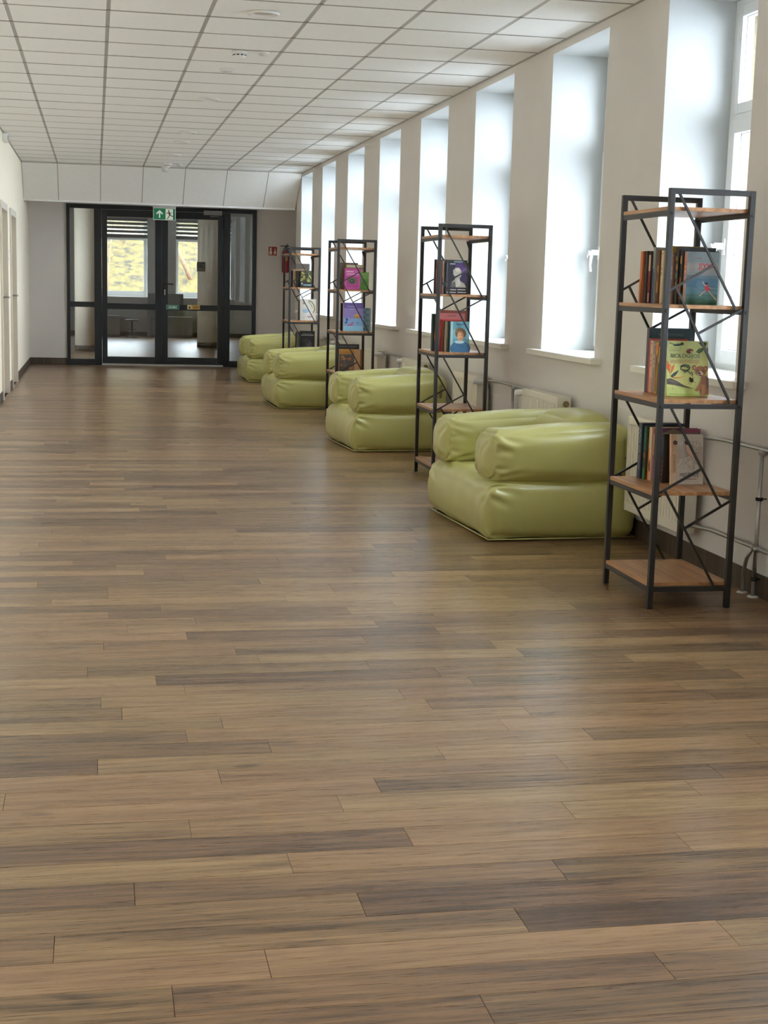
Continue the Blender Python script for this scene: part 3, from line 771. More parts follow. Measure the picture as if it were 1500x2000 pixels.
SH_LAB = ['tall dark steel bookshelf with brown boards, the nearest one at right', 'dark steel bookshelf just behind the nearest beanbag chair, second from camera',
          'dark steel bookshelf between second and third beanbag chairs, with pink and purple books', 'farthest dark steel bookshelf, near the fire extinguisher']
shelf0 = make_shelf()
for i, (x, y) in enumerate(SHELVES):
    o = shelf0 if i == 0 else dup(shelf0, (x, y, 0))
    o.location = (x, y, 0); o['label'] = SH_LAB[i]

# ------------------------------------------------------------------ books
def book(x, y, z, w, t, h, col, label, group, front=None, spine=None, rz=0.0, lean=0.0, spine_col=None, page=(226, 214, 190)):
    """x,y = foot of the spine's front corner; spine faces -x, front cover faces -y, leaning back by lean"""
    b = empty('book', (x, y, z)); b.rotation_euler = (-lean, 0, rz)
    tag(b, label, 'book', group)
    mc = mat('cover_%d_%d_%d' % tuple(col), tuple(col), .38, var=.04, scale=30); ms = mat('cover_%d_%d_%d' % tuple(spine_col or col), tuple(spine_col or col), .38, var=.04, scale=30)
    c = MB(); k = .0022
    c.box(0, 0, 0, w, k, h, 0, bev=.0006); c.box(0, t-k, 0, w, t, h, 0, bev=.0006); c.box(-.0012, .0002, 0, .0018, t-.0002, h, 1, bev=.0006)
    c.obj('cover', [mc, ms], b)
    p = MB(); p.box(.0018, k, .003, w-.004, t-k, h-.003); p.obj('pages', mat('pages_%d_%d_%d' % page, page, .9, var=.08, scale=90), b)
    if front: art(b, (0, 0, 0), (1, 0, 0), (0, 0, 1), w, h, front)
    if spine: art(b, (-.0012, t, 0), (0, -1, 0), (0, 0, 1), t, h, spine, 'spine_print')
    return b
def sp(c1, n=3, band=None, seed=0):
    """a plain printed spine: bands and a row of title marks"""
    r = random.Random(seed); it = []
    if band: it.append(('r', band, 0, .0, 1, r.uniform(.15, .4)))
    z = r.uniform(.45, .55)
    for i in range(n): it.append(('r', c1, .3, z+i*.09, .68, z+i*.09+r.uniform(.05, .075)))
    it.append(('r', c1, .15, .93, .85, .945))
    return it
def stack(shelf, level, x_front, x_back, y_front, specs, group, where):
    """books side by side going back from the camera; spines face the corridor"""
    n = len(specs); tot = sum(s[1] for s in specs); y = y_front
    for i, s in enumerate(specs):
        f = (y-y_front)/max(tot, .001); x = x_front+(x_back-x_front)*f
        w, t, h, col, lab = s[:5]; kw = s[5] if len(s) > 5 else {}
        book(x, y, LEVELS[level], w, t-.0012, h, col, lab+' '+where, group, **kw); y += t

G = 'books on the nearest bookshelf'
gy = [('r', (150, 168, 178), 0, 0, 1, 1), ('r', (120, 146, 166), 0, 0, 1, .72), ('r', (96, 140, 172), 0, 0, 1, .5), ('r', (110, 156, 176), 0, 0, 1, .33), ('r', (92, 140, 134), 0, 0, 1, .2), ('r', (70, 116, 92), 0, 0, 1, .10),
      ('r', (172, 178, 182), 0, .62, 1, .80), ('r', (160, 172, 178), 0, .56, 1, .62), ('r', (182, 182, 182), 0, .68, 1, .76), ('r', (70, 120, 110), .08, .1, .6, .125),
      ('t', (206, 70, 78), .033, .22, .865, 'KAIP MES', 0, 1.0), ('t', (220, 56, 66), .185, .36, .70, 'gyva', 0, 1.0),
      ('t', (214, 120, 116), .03, .52, .60, 'istorijos', 0, 1.0),
      ('l', (86, 100, 112), .008, [(.50, .45), (.36, .50), (.28, .44), (.30, .34), (.42, .285), (.62, .275), (.80, .285), (.98, .28)]),
      ('e', (226, 170, 150), .64, .40, .035, .03), ('e', (40, 32, 44), .63, .405, .05, .025), ('p', (218, 62, 80), [(.58, .37), (.69, .37), (.74, .28), (.66, .26), (.60, .26)]),
      ('l', (232, 196, 180), .014, [(.62, .36), (.54, .40), (.50, .45)]), ('l', (232, 196, 180), .014, [(.70, .34), (.78, .32), (.84, .30)]),
      ('l', (232, 190, 172), .02, [(.62, .27), (.52, .23), (.46, .18), (.42, .17)]), ('l', (232, 190, 172), .02, [(.70, .27), (.80, .20), (.90, .14), (.96, .10)]),
      ('e', (50, 92, 66), .2, .04, .16, .035), ('e', (56, 100, 72), .5, .03, .2, .03), ('e', (50, 92, 66), .82, .03, .16, .03)]
bio = [('r', (200, 208, 132), 0, 0, 1, 1), ('r', (212, 216, 134), 0, 0, 1, .64), ('p', (226, 228, 140), [(0, .17), (0, .60), (.5, .55), (.7, .3), (.6, .12)]), ('r', (206, 222, 126), 0, 0, 1, .17), ('p', (176, 200, 92), [(0.02, 0.02), (.95, 0), (.95, .03), (.1, .05)]),
       ('e', (52, 74, 58), .27, .925, .11, .022, .1), ('e', (44, 62, 52), .375, .945, .04, .028), ('l', (60, 82, 62), .012, [(.2, .925), (.06, .965)]), ('l', (70, 90, 66), .006, [(.33, .9), (.34, .875)]),
       ('r', (150, 150, 100), .06, .865, .36, .872), ('r', (150, 150, 100), .06, .835, .38, .842), ('r', (150, 150, 100), .06, .815, .33, .822),
       ('e', (110, 52, 34), .56, .815, .085, .04, .2), ('e', (210, 178, 140), .60, .805, .035, .02),
       ('p', (62, 92, 48), [(.70, .80), (.76, .855), (.84, .875), (.91, .87), (.86, .81), (.78, .775)]), ('l', (120, 150, 90), .004, [(.70, .80), (.91, .87)]),
       ('p', (64, 84, 58), [(.77, .97), (.9, .985), (.97, .96), (.93, .905), (.84, .91)]), ('p', (70, 96, 54), [(.97, .86), (1, .90), (1, .77), (.96, .79)]),
       ('t', (58, 74, 66), .098, .085, .695, 'BIOLOGIJOS', 0, 1.07), ('t', (196, 140, 104), .088, .085, .595, 'ENCIKLOPEDIJA', 0, .90),
       ('p', (226, 92, 30), [(.0, .66), (.03, .56), (.10, .40), (.06, .44), (.0, .5)]), ('p', (240, 120, 34), [(.07, .40), (.03, .60), (.10, .56)]), ('p', (236, 108, 40), [(.10, .40), (.12, .52), (.19, .59), (.16, .48)]), ('p', (40, 40, 34), [(.02, .76), (.035, .62), (.05, .54), (.03, .6)]),
       ('p', (34, 48, 40), [(.09, .36), (.17, .42), (.29, .47), (.22, .38), (.13, .33)]), ('p', (232, 150, 60), [(.14, .34), (.3, .345), (.46, .36), (.3, .325), (.18, .31)]),
       ('p', (84, 74, 62), [(-.0, .31), (.1, .315), (.24, .27), (.42, .19), (.66, .13), (.4, .165), (.2, .2), (.0, .215)]), ('p', (120, 104, 92), [(0, .29), (.12, .29), (.3, .22), (.1, .25)]),
       ('l', (56, 84, 66), .022, [(.52, .51), (.47, .535), (.40, .545), (.34, .525), (.33, .49), (.38, .47), (.46, .465), (.53, .48), (.55, .515), (.53, .55), (.46, .565), (.38, .56), (.32, .53)]), ('l', (56, 84, 66), .02, [(.40, .47), (.43, .43), (.50, .455), (.54, .43), (.56, .40), (.60, .44), (.62, .40), (.60, .37)]),
       ('e', (36, 36, 32), .59, .285, .05, .038, -.5), ('e', (30, 30, 28), .555, .32, .022, .02), ('l', (36, 36, 32), .005, [(.52, .22), (.56, .28), (.66, .34)]), ('l', (36, 36, 32), .005, [(.50, .27), (.59, .285), (.69, .24)]), ('l', (36, 36, 32), .005, [(.57, .20), (.60, .28), (.62, .36)]),
       ('p', (150, 96, 60), [(.84, .36), (.95, .38), (1.0, .30), (1.0, .03), (.86, .02), (.80, .06), (.80, .22)]), ('p', (112, 78, 60), [(.93, .37), (1.0, .33), (1.0, .12), (.95, .16)]),
       ('p', (176, 118, 72), [(.80, .26), (.72, .16), (.66, .11), (.70, .085), (.78, .10), (.86, .2)]), ('p', (184, 128, 80), [(.84, .22), (.82, .06), (.78, .02), (.86, .01), (.91, .05), (.92, .2)]),
       ('e', (160, 100, 58), .81, .455, .14, .092), ('e', (150, 90, 52), .655, .52, .05, .045), ('e', (150, 90, 52), .935, .505, .05, .045), ('e', (206, 160, 120), .66, .515, .025, .024), ('e', (206, 160, 120), .93, .50, .025, .024),
       ('e', (226, 196, 160), .80, .405, .07, .05), ('e', (40, 34, 30), .775, .415, .034, .022), ('e', (30, 26, 24), .74, .46, .016, .014), ('e', (30, 26, 24), .86, .455, .016, .014), ('e', (52, 36, 32), .80, .375, .04, .012),
       ('t', (60, 70, 44), .04, .12, .12, 'A', 0, 1)]
# level four (eye height): a row with the blue picture book in front
stack(0, 3, 2.547, 2.440, 6.005, [
    (.150, .030, .230, (150, 168, 178), 'blue picture book with red title and running girl, facing out', dict(front=gy, spine_col=(206, 170, 156), spine=[('r', (226, 150, 120), .1, .55, .9, .9), ('r', (240, 214, 190), .25, .6, .75, .64), ('r', (240, 214, 190), .25, .7, .75, .74)])),
    (.170, .024, .235, (34, 28, 24), 'black book with orange spine patches behind the blue one', dict(spine=[('r', (178, 96, 36), .2, .1, .9, .5), ('r', (232, 190, 120), .3, .75, .8, .9)])),
    (.175, .030, .250, (44, 40, 36), 'dark floral book, third behind the front cover', dict(spine=[('e', (196, 150, 80), .4, .8, .3, .05), ('e', (176, 140, 90), .6, .65, .3, .06), ('e', (120, 130, 80), .4, .5, .25, .05), ('e', (196, 160, 96), .6, .35, .2, .04)])),
    (.165, .018, .226, (128, 96, 84), 'thin mauve brown book', dict(spine=sp((206, 186, 160), 3, None, 3))),
    (.170, .026, .255, (182, 146, 58), 'mustard yellow book, taller than its neighbours', dict(spine=sp((70, 52, 30), 2, (206, 160, 60), 4))),
    (.160, .020, .222, (196, 166, 96), 'straw coloured slim book behind the front post', dict(spine=sp((110, 80, 40), 2, None, 5))),
    (.160, .022, .236, (226, 214, 178), 'cream book beside the front post', dict(spine=sp((130, 90, 60), 2, None, 6))),
    (.160, .028, .236, (104, 56, 40), 'brown book with a golden spine panel', dict(spine=[('r', (200, 150, 82), .2, .2, .8, .72), ('e', (90, 50, 34), .5, .5, .2, .12)])),
    (.165, .026, .250, (150, 160, 150), 'grey green book with bluish lower spine', dict(spine=[('r', (84, 92, 118), 0, 0, 1, .55), ('r', (64, 70, 96), 0, .55, .6, .62)])),
    (.160, .026, .232, (66, 40, 34), 'dark book with a red and cream spine label', dict(spine=[('r', (150, 52, 46), .1, .25, .9, .62), ('r', (232, 200, 170), .1, .62, .9, .93), ('r', (226, 150, 140), .1, .02, .9, .2)])),
    (.165, .028, .234, (52, 50, 48), 'charcoal book, second from the back', dict(spine=sp((96, 92, 86), 2, None, 7))),
    (.165, .026, .233, (206, 110, 46), 'orange spined book at the back of the row', dict(spine=[('p', (70, 44, 30), [(.6, 0), (1, 0), (1, .5), (.75, .35)]), ('r', (226, 140, 70), 0, .02, .3, .98)])),
], G, 'on nearest bookshelf, fourth level')
# level three: encyclopedia leaning on a row
book(2.478, 5.985, LEVELS[2]+.001, .196, .024, .245, (206, 214, 130), 'pale green biology encyclopedia with lion cub, leaning on nearest bookshelf', G, front=bio, lean=.16, spine_col=(190, 206, 120), spine=[('r', (70, 84, 60), .3, .5, .7, .9)])
stack(0, 2, 2.480, 2.474, 6.068, [
    (.185, .012, .235, (206, 190, 160), 'slim tan book right behind the green encyclopedia', dict(spine=sp((120, 90, 60), 2, None, 8))),
    (.190, .030, .236, (60, 54, 44), 'dark spined book behind the green encyclopedia', dict(spine=[('r', (222, 196, 120), .2, .6, .8, .9), ('r', (90, 70, 40), .2, .1, .8, .5)])),
    (.180, .030, .232, (216, 150, 46), 'yellow orange book with a black figure on its spine', dict(spine=[('p', (40, 34, 30), [(.3, .7), (.8, .8), (.6, .3), (.8, .05), (.4, .05)]), ('r', (232, 120, 40), .1, .85, .9, .95)])),
    (.190, .026, .234, (150, 140, 132), 'grey spined book', dict(spine=sp((206, 200, 190), 3, None, 9))),
    (.190, .036, .237, (222, 176, 144), 'thick salmon coloured book', dict(spine=sp((190, 130, 96), 3, (206, 150, 120), 10))),
    (.180, .016, .245, (176, 62, 52), 'red book whose edge shows above the encyclopedia', dict()),
    (.215, .030, .292, (34, 62, 74), 'tall dark teal book at the back', dict(front=[('t', (96, 116, 124), .06, .2, .88, 'EUROPOS ISTORIJA', 0, .8)], spine_col=(52, 40, 46))),
], G, 'on nearest bookshelf, third level')
# level two: white novel leaning
nov = [('r', (206, 198, 186), 0, 0, 1, 1), ('p', (186, 176, 164), [(0, .3), (.5, .6), (1, .4), (1, .75), (0, .8)]), ('r', (214, 176, 140), 0, 0, .17, 1), ('r', (226, 200, 170), 0, 0, .15, .22)]
rr = random.Random(3)
for k in range(46): nov.append(('l', rr.choice([(150, 136, 126), (168, 156, 150), (226, 222, 216), (190, 160, 136), (128, 120, 118)]), .007, [(rr.uniform(.2, .9), rr.uniform(.2, .85)), (rr.uniform(.2, .95), rr.uniform(.2, .85))] if k % 3 else [(a, rr.uniform(.8, .9)), (a+.01, .7)] if (a := rr.uniform(.2, .95)) else None))
nov += [('p', (214, 174, 152), [(.42, .76), (.56, .78), (.60, .70), (.72, .6), (.66, .52), (.46, .66)]), ('e', (222, 178, 152), .50, .80, .06, .045), ('e', (74, 48, 40), .475, .835, .08, .05), ('e', (214, 170, 146), .12, .78, .06, .05), ('e', (84, 56, 46), .10, .83, .07, .045),
        ('t', (52, 46, 44), .105, .24, .155, 'MENDALĖ', 0, .86), ('r', (150, 110, 90), .35, .10, .78, .115), ('t', (120, 90, 70), .07, .115, .25, 'NUODINGA', math.pi/2, .9)]
book(2.540, 6.025, LEVELS[1]+.001, .152, .020, .226, (206, 198, 186), 'white patterned novel with two dark haired women, leaning on nearest bookshelf', G, front=nov, lean=.13, spine_col=(222, 190, 156))
stack(0, 1, 2.520, 2.452, 6.082, [
    (.150, .024, .220, (40, 30, 24), 'dark book with bronze dots, standing beside the white novel', dict(spine=[('e', (176, 120, 60), .25+.25*i, .08+.09*j, .09, .016) for i in range(3) for j in range(5)]+[('r', (60, 80, 100), .1, .6, .9, .95)])),
    (.190, .034, .245, (92, 48, 76), 'large purple book with a mottled cover, behind the white novel', dict(front=[('p', (120, 108, 88), [(0, .9), (.3, 1), (.55, .93), (.8, .97), (1, .9), (1, .85), (0, .8)]), ('e', (70, 84, 110), .2, .6, .2, .2), ('p', (140, 60, 90), [(.5, 1), (1, 1), (1, .93), (.6, .92)])], spine=sp((190, 150, 170), 3, (96, 90, 110), 12))),
    (.165, .020, .240, (150, 60, 60), 'wine red book next to the purple one', dict(spine=[('r', (170, 90, 140), .1, .05, .9, .4), ('r', (220, 190, 170), .3, .5, .7, .9)])),
    (.165, .034, .244, (222, 190, 150), 'cream and orange spined book', dict(spine=[('r', (226, 130, 60), 0, 0, .5, .6), ('p', (50, 34, 30), [(.3, .3), (.7, .4), (.9, .2), (.6, .15)]), ('r', (236, 220, 190), .5, .4, 1, 1)])),
    (.165, .030, .246, (52, 60, 40), 'dark green and brown spined book', dict(spine=[('r', (50, 120, 84), .1, .55, .9, 1), ('e', (190, 110, 60), .5, .45, .3, .06), ('r', (64, 140, 84), .1, .0, .9, .22)])),
    (.205, .040, .257, (32, 48, 70), 'thick navy book with silver lettering marks', dict(spine=[('l', (206, 212, 222), .014, [(.35, .9), (.65, .86), (.38, .82), (.62, .78), (.4, .72), (.6, .68), (.4, .64)]), ('l', (206, 212, 222), .014, [(.5, .6), (.35, .54), (.65, .5), (.4, .46)]), ('l', (206, 212, 222), .012, [(.5, .42), (.5, .3), (.4, .26), (.6, .22), (.5, .16)])])),
], G, 'on nearest bookshelf, second level')

# second bookshelf
G = 'books on the second bookshelf'
bust = [('r', (40, 36, 52), 0, 0, 1, 1), ('e', (96, 60, 130), .65, .88, .25, .12), ('e', (120, 80, 150), .85, .75, .14, .1), ('e', (70, 54, 100), .8, .5, .2, .2), ('r', (150, 150, 156), .03, .0, .05, 1),
        ('p', (200, 196, 186), [(.2, .22), (.26, .38), (.40, .47), (.42, .55), (.32, .62), (.30, .75), (.42, .84), (.58, .84), (.70, .74), (.70, .6), (.62, .5), (.66, .42), (.86, .34), (.95, .22)]), ('p', (226, 224, 214), [(.45, .22), (.5, .5), (.6, .5), (.7, .3)]), ('e', (232, 228, 216), .53, .77, .12, .06), ('p', (110, 106, 104), [(.2, .22), (.26, .36), (.4, .42), (.46, .22)]),
        ('r', (40, 36, 52), 0, .20, 1, .22), ('r', (226, 222, 212), .2, .13, .48, .16), ('r', (226, 222, 212), .54, .135, .92, .165), ('r', (226, 222, 212), .05, .045, .46, .075), ('r', (226, 222, 212), .54, .05, .95, .08), ('r', (200, 210, 220), .15, .94, .4, .97)]
port = [('r', (104, 158, 176), 0, 0, 1, 1), ('r', (160, 196, 192), 0, 0, .12, 1), ('r', (126, 176, 190), .12, .45, 1, .75), ('e', (60, 104, 140), .55, .12, .55, .25), ('p', (62, 110, 148), [(.15, 0), (.2, .25), (.4, .34), (.7, .34), (.95, .2), (.95, 0)]), ('e', (190, 214, 216), .5, .335, .26, .05), ('e', (112, 84, 52), .55, .62, .30, .17), ('e', (136, 104, 64), .45, .70, .2, .09), ('e', (206, 148, 108), .54, .53, .18, .16), ('e', (226, 172, 128), .50, .52, .12, .12), ('e', (90, 58, 44), .47, .555, .025, .012), ('e', (90, 58, 44), .61, .555, .025, .012), ('e', (180, 70, 60), .53, .44, .06, .014),
        ('r', (48, 96, 128), .28, .9, .75, .93), ('l', (40, 90, 120), .02, [(.3, .2), (.45, .23), (.6, .19), (.75, .22)])]
stack(1, 3, 2.437, 2.385, 10.00, [
    (.155, .022, .222, (44, 40, 56), 'dark book with a white classical bust on its cover', dict(front=bust, spine_col=(70, 66, 80))),
    (.160, .026, .240, (44, 44, 46), 'black book with pale blue top marks', dict(front=[('r', (150, 176, 190), .4, .93, .8, .97)], spine=sp((96, 96, 98), 2, None, 21))),
    (.155, .024, .232, (216, 196, 190), 'pale pink slim book', dict(spine=[('r', (70, 60, 64), 0, .3, 1, .5)])),
    (.155, .024, .238, (142, 56, 40), 'rust red book', dict(spine=sp((222, 190, 150), 3, None, 22))),
    (.155, .024, .228, (60, 76, 96), 'slate blue book', dict(spine=sp((206, 200, 190), 2, None, 23))),
    (.155, .022, .236, (176, 150, 110), 'sand coloured book with red foot', dict(spine=[('r', (150, 50, 44), 0, 0, 1, .4)])),
    (.155, .026, .240, (120, 44, 56), 'crimson book', dict(spine=sp((226, 180, 120), 3, (90, 30, 36), 24))),
    (.160, .030, .244, (48, 38, 36), 'brown black book at the back', dict(spine=sp((150, 120, 90), 2, None, 25))),
], G, 'on second bookshelf, fourth level')
stack(1, 2, 2.452, 2.338, 9.885, [
    (.134, .022, .214, (104, 158, 176), 'blue book with a smiling curly haired portrait on the cover', dict(front=port)),
    (.150, .024, .215, (48, 50, 54), 'black slim book', dict(spine=sp((190, 190, 190), 2, None, 31))),
    (.150, .016, .214, (206, 196, 172), 'thin cream book', dict(spine=sp((120, 100, 80), 2, None, 32))),
    (.150, .020, .216, (74, 70, 46), 'olive book', dict(spine=sp((190, 170, 110), 2, None, 33))),
    (.160, .024, .226, (190, 50, 42), 'bright red book', dict(spine=[('p', (40, 30, 30), [(0, .4), (1, .5), (1, 0), (0, 0)])])),
    (.205, .030, .290, (190, 104, 104), 'tall rose coloured book with rust border', dict(front=[('r', (132, 58, 36), 0, .93, 1, 1), ('r', (132, 58, 36), .92, 0, 1, 1), ('r', (110, 60, 60), .3, .86, .62, .875), ('l', (40, 26, 26), .02, [(.35, .66), (.5, .72), (.6, .68), (.75, .65)])], spine_col=(70, 40, 34))),
    (.160, .030, .250, (40, 30, 32), 'dark book with an orange flame on the spine', dict(spine=[('e', (220, 96, 36), .5, .42, .42, .12), ('e', (240, 140, 60), .5, .38, .25, .07), ('r', (40, 44, 80), .1, .05, .9, .22)])),
    (.170, .036, .262, (34, 56, 50), 'deep green thick book at the back', dict(spine=sp((120, 130, 110), 2, None, 34))),
], G, 'on second bookshelf, third level')

# third bookshelf
G = 'books on the third bookshelf'
mag = [('r', (186, 60, 140), 0, 0, 1, 1), ('r', (206, 96, 164), .06, .05, .94, .93), ('r', (186, 60, 140), .1, .1, .9, .62), ('e', (110, 96, 88), .5, .42, .32, .17), ('e', (60, 56, 52), .48, .40, .16, .10), ('e', (230, 226, 220), .46, .41, .03, .02), ('r', (226, 170, 206), .14, .70, .86, .75), ('r', (240, 214, 230), .1, .82, .55, .86)]
grn = [('r', (106, 170, 70), 0, 0, 1, 1), ('r', (134, 190, 96), 0, .62, 1, .95), ('r', (186, 220, 150), .5, .9, .9, .93), ('e', (90, 150, 60), .6, .4, .25, .15)]
pur = [('r', (150, 130, 196), 0, 0, 1, 1), ('r', (116, 92, 170), 0, .80, 1, 1), ('r', (146, 132, 204), 0, .45, 1, .62), ('r', (134, 176, 224), 0, 0, 1, .45), ('r', (150, 206, 236), 0, 0, 1, .18), ('t', (196, 190, 226), .085, .2, .84, 'Stebuklai', 0, 1.0), ('t', (196, 190, 226), .07, .3, .75, 'jūroje', 0, 1.0),
       ('e', (214, 170, 96), .7, .54, .17, .07), ('p', (190, 140, 70), [(.5, .52), (.9, .52), (.8, .45), (.58, .46)]), ('e', (60, 84, 150), .17, .40, .06, .05), ('e', (54, 70, 140), .14, .30, .07, .03, .5), ('e', (220, 120, 150), .32, .40, .04, .02), ('p', (206, 96, 140), [(.14, .17), (.34, .25), (.52, .25), (.44, .20)]), ('e', (200, 80, 110), .44, .29, .04, .04), ('e', (60, 130, 150), .72, .29, .05, .025)]
book(2.395, 14.03, LEVELS[3], .158, .025, .208, (186, 60, 140), 'magenta book with a dark oval picture, facing out on the third bookshelf', G, front=mag, spine_col=(120, 30, 84))
book(2.535, 14.062, LEVELS[3], .108, .016, .172, (106, 170, 70), 'bright green small book beside the magenta one on the third bookshelf', G, front=grn)
book(2.422, 14.090, LEVELS[3], .170, .026, .243, (190, 172, 130), 'tan book behind the magenta book on the third bookshelf', G, front=[('r', (222, 214, 190), .05, .92, .8, .97), ('r', (90, 70, 50), 0, .84, 1, .87)])
book(2.345, 14.135, LEVELS[3], .200, .030, .262, (106, 88, 70), 'large brown book at the back of the magenta book on the third bookshelf', G)
book(2.395, 14.04, LEVELS[2]+.001, .200, .022, .277, (150, 130, 196), 'large purple and blue book with sea creatures, leaning on third bookshelf', G, front=pur, lean=.07, spine_col=(226, 190, 160))
book(2.385, 14.14, LEVELS[2], .17, .030, .27, (36, 42, 46), 'black spined book behind the purple sea book on the third bookshelf', G, spine_col=(24, 24, 28))
book(2.580, 14.11, LEVELS[2], .10, .012, .228, (120, 150, 158), 'thin grey blue patterned book beside the purple sea book', G, front=[('e', (84, 116, 130), .3+.35*(i % 2), .1+.12*i, .2, .05) for i in range(8)])
eng = [('r', (196, 140, 66), 0, 0, 1, 1), ('r', (178, 120, 54), 0, .80, 1, .9), ('r', (92, 84, 76), 0, 0, 1, .78)]
rr = random.Random(5)
for k in range(26): eng.append(('e', rr.choice([(150, 96, 66), (74, 66, 60), (176, 120, 84), (120, 104, 92)]), rr.uniform(.1, .9), rr.uniform(.08, .7), rr.uniform(.05, .14), rr.uniform(.04, .08)))
book(2.357, 14.02, LEVELS[1], .150, .024, .225, (196, 140, 66), 'ochre book with a dark engraved picture on the third bookshelf', G, front=eng)
book(2.43, 14.06, LEVELS[1], .165, .020, .222, (206, 166, 120), 'pale ochre book right behind the engraved one on the third bookshelf', G, front=[('r', (150, 96, 50), .88, 0, 1, 1)])
book(2.35, 14.13, LEVELS[1], .225, .030, .268, (44, 42, 44), 'black tall book behind the ochre books on the third bookshelf', G, front=[('r', (110, 110, 110), .1, .9, .9, .94)])

# fourth bookshelf
G = 'books on the farthest bookshelf'
cam_ = [('r', (70, 72, 50), 0, 0, 1, 1)]
rr = random.Random(9)
for k in range(30): cam_.append(('e', rr.choice([(150, 146, 70), (60, 80, 48), (190, 180, 110), (90, 104, 60)]), rr.uniform(.05, .95), rr.uniform(.35, .95), rr.uniform(.06, .14), rr.uniform(.04, .08)))
cam_ += [('r', (40, 52, 56), 0, .0, 1, .3), ('p', (214, 220, 220), [(.05, .28), (.2, .28), (.14, .12)]), ('r', (150, 166, 176), .25, .1, .95, .2)]
wht = [('r', (232, 230, 222), 0, 0, 1, 1), ('l', (140, 132, 70), .05, [(.55, .94), (.75, .86), (.88, .7), (.9, .5), (.82, .36)]), ('l', (170, 164, 110), .04, [(.5, .9), (.66, .78), (.78, .6)]), ('e', (190, 150, 130), .25, .8, .08, .05), ('e', (170, 200, 216), .35, .45, .2, .1), ('e', (196, 170, 176), .6, .18, .16, .05), ('l', (150, 150, 160), .012, [(.2, .12), (.4, .2), (.6, .12)])]
blk = [('r', (34, 33, 34), 0, 0, 1, 1), ('r', (206, 204, 200), .08, .80, .92, .83), ('r', (120, 120, 118), .2, .86, .8, .89), ('e', (84, 80, 92), .6, .4, .2, .18), ('e', (110, 104, 60), .3, .2, .25, .1), ('e', (60, 58, 62), .4, .55, .25, .12)]
book(2.475, 17.70, LEVELS[3], .140, .028, .205, (60, 62, 46), 'mottled green and yellow book facing out on the farthest bookshelf', G, front=cam_, spine_col=(40, 40, 38))
book(2.43, 17.745, LEVELS[3], .150, .060, .200, (52, 46, 42), 'dark brown book behind the mottled one on the farthest bookshelf', G)
book(2.40, 17.82, LEVELS[3], .16, .03, .222, (206, 176, 140), 'tan book behind the dark brown one on the farthest bookshelf', G)
book(2.44, 17.87, LEVELS[3], .17, .03, .29, (120, 112, 104), 'tall grey book at the back of the farthest bookshelf', G)
book(2.36, 17.90, LEVELS[3], .06, .02, .20, (24, 22, 22), 'narrow black book at the left back of farthest bookshelf', G)
book(2.478, 17.72, LEVELS[2]+.001, .200, .016, .262, (232, 230, 222), 'large white book with a curling plant, leaning on farthest bookshelf', G, front=wht, lean=.08, spine_col=(60, 40, 40))
book(2.474, 17.78, LEVELS[2], .03, .10, .25, (70, 44, 44), 'dark maroon book behind the white book on farthest bookshelf', G)
book(2.478, 17.70, LEVELS[1], .185, .022, .275, (34, 33, 34), 'black book with white title bar on the farthest bookshelf', G, front=blk)
book(2.450, 17.74, LEVELS[1], .18, .030, .262, (128, 128, 124), 'grey book behind the black one on the farthest bookshelf', G, spine_col=(150, 150, 146))
book(2.438, 17.785, LEVELS[1], .18, .030, .262, (30, 30, 30), 'second black book at the back of the farthest bookshelf', G)

# ------------------------------------------------------------------ beanbag armchairs
def cushion(ext, r, n=30, bulge=(0, 0, 0), warp=None, pinch=()):
    """soft box: half extents, corner radius, outward swelling per axis, free warp(pos, cube, normal)"""
    bm = bmesh.new(); ex = Vector(ext)
    for ax in range(3):
        for sg in (-1, 1):
            a1, a2 = (ax+1) % 3, (ax+2) % 3; g = []
            for i in range(n+1):
                for j in range(n+1):
                    # denser sampling towards the edges
                    u = math.sin((-1+2*i/n)*math.pi/2*.92)/math.sin(math.pi/2*.92); v = math.sin((-1+2*j/n)*math.pi/2*.92)/math.sin(math.pi/2*.92)
                    p = [0, 0, 0]; p[ax] = sg; p[a1] = u; p[a2] = v; p = Vector(p)
                    q = Vector([p[k]*ex[k] for k in range(3)])
                    inn = Vector([max(-(ex[k]-r), min(ex[k]-r, q[k])) for k in range(3)])
                    d = q-inn; nn = d.normalized(); pos = inn+nn*r
                    for k in range(3):
                        k1, k2 = (k+1) % 3, (k+2) % 3
                        pos[k] += p[k]*bulge[k]*(1-p[k1]**2)*(1-p[k2]**2) if abs(p[k]) == 1 else p[k]*bulge[k]*max(0, 1-p[k1]**2)*max(0, 1-p[k2]**2)
                    for pc, amt, rad in pinch:
                        c = Vector([pc[k]*ex[k] for k in range(3)]); f = math.exp(-((pos-c).length/rad)**2)
                        pos += c.normalized()*amt*f
                    if warp: pos = warp(pos, p, nn)
                    g.append(bm.verts.new(pos))
            for i in range(n):
                for j in range(n):
                    a = i*(n+1)+j; q = (g[a], g[a+1], g[a+n+2], g[a+n+1])
                    f = bm.faces.new(q if sg < 0 else q[::-1]); f.smooth = True
    bmesh.ops.remove_doubles(bm, verts=bm.verts, dist=0.0004)
    bmesh.ops.recalc_face_normals(bm, faces=bm.faces)
    return bm
def folds(corners, amp, length, freq, plane):
    """creases fanning out from gathered corners"""
    def f(pos, nn, seed=0.0):
        d = 0.0
        for k, c in enumerate(corners):
            v = pos-c; l = v.length
            th = math.atan2(v[plane[1]], v[plane[0]]+1e-6)
            e = math.exp(-l/length)*(1-math.exp(-l/.025))
            s = math.sin(freq*th+k*1.7+seed+l*9)
            d += amp*e*(abs(s)**.6*(1 if s > 0 else -1)-.2)
        return d
    return f
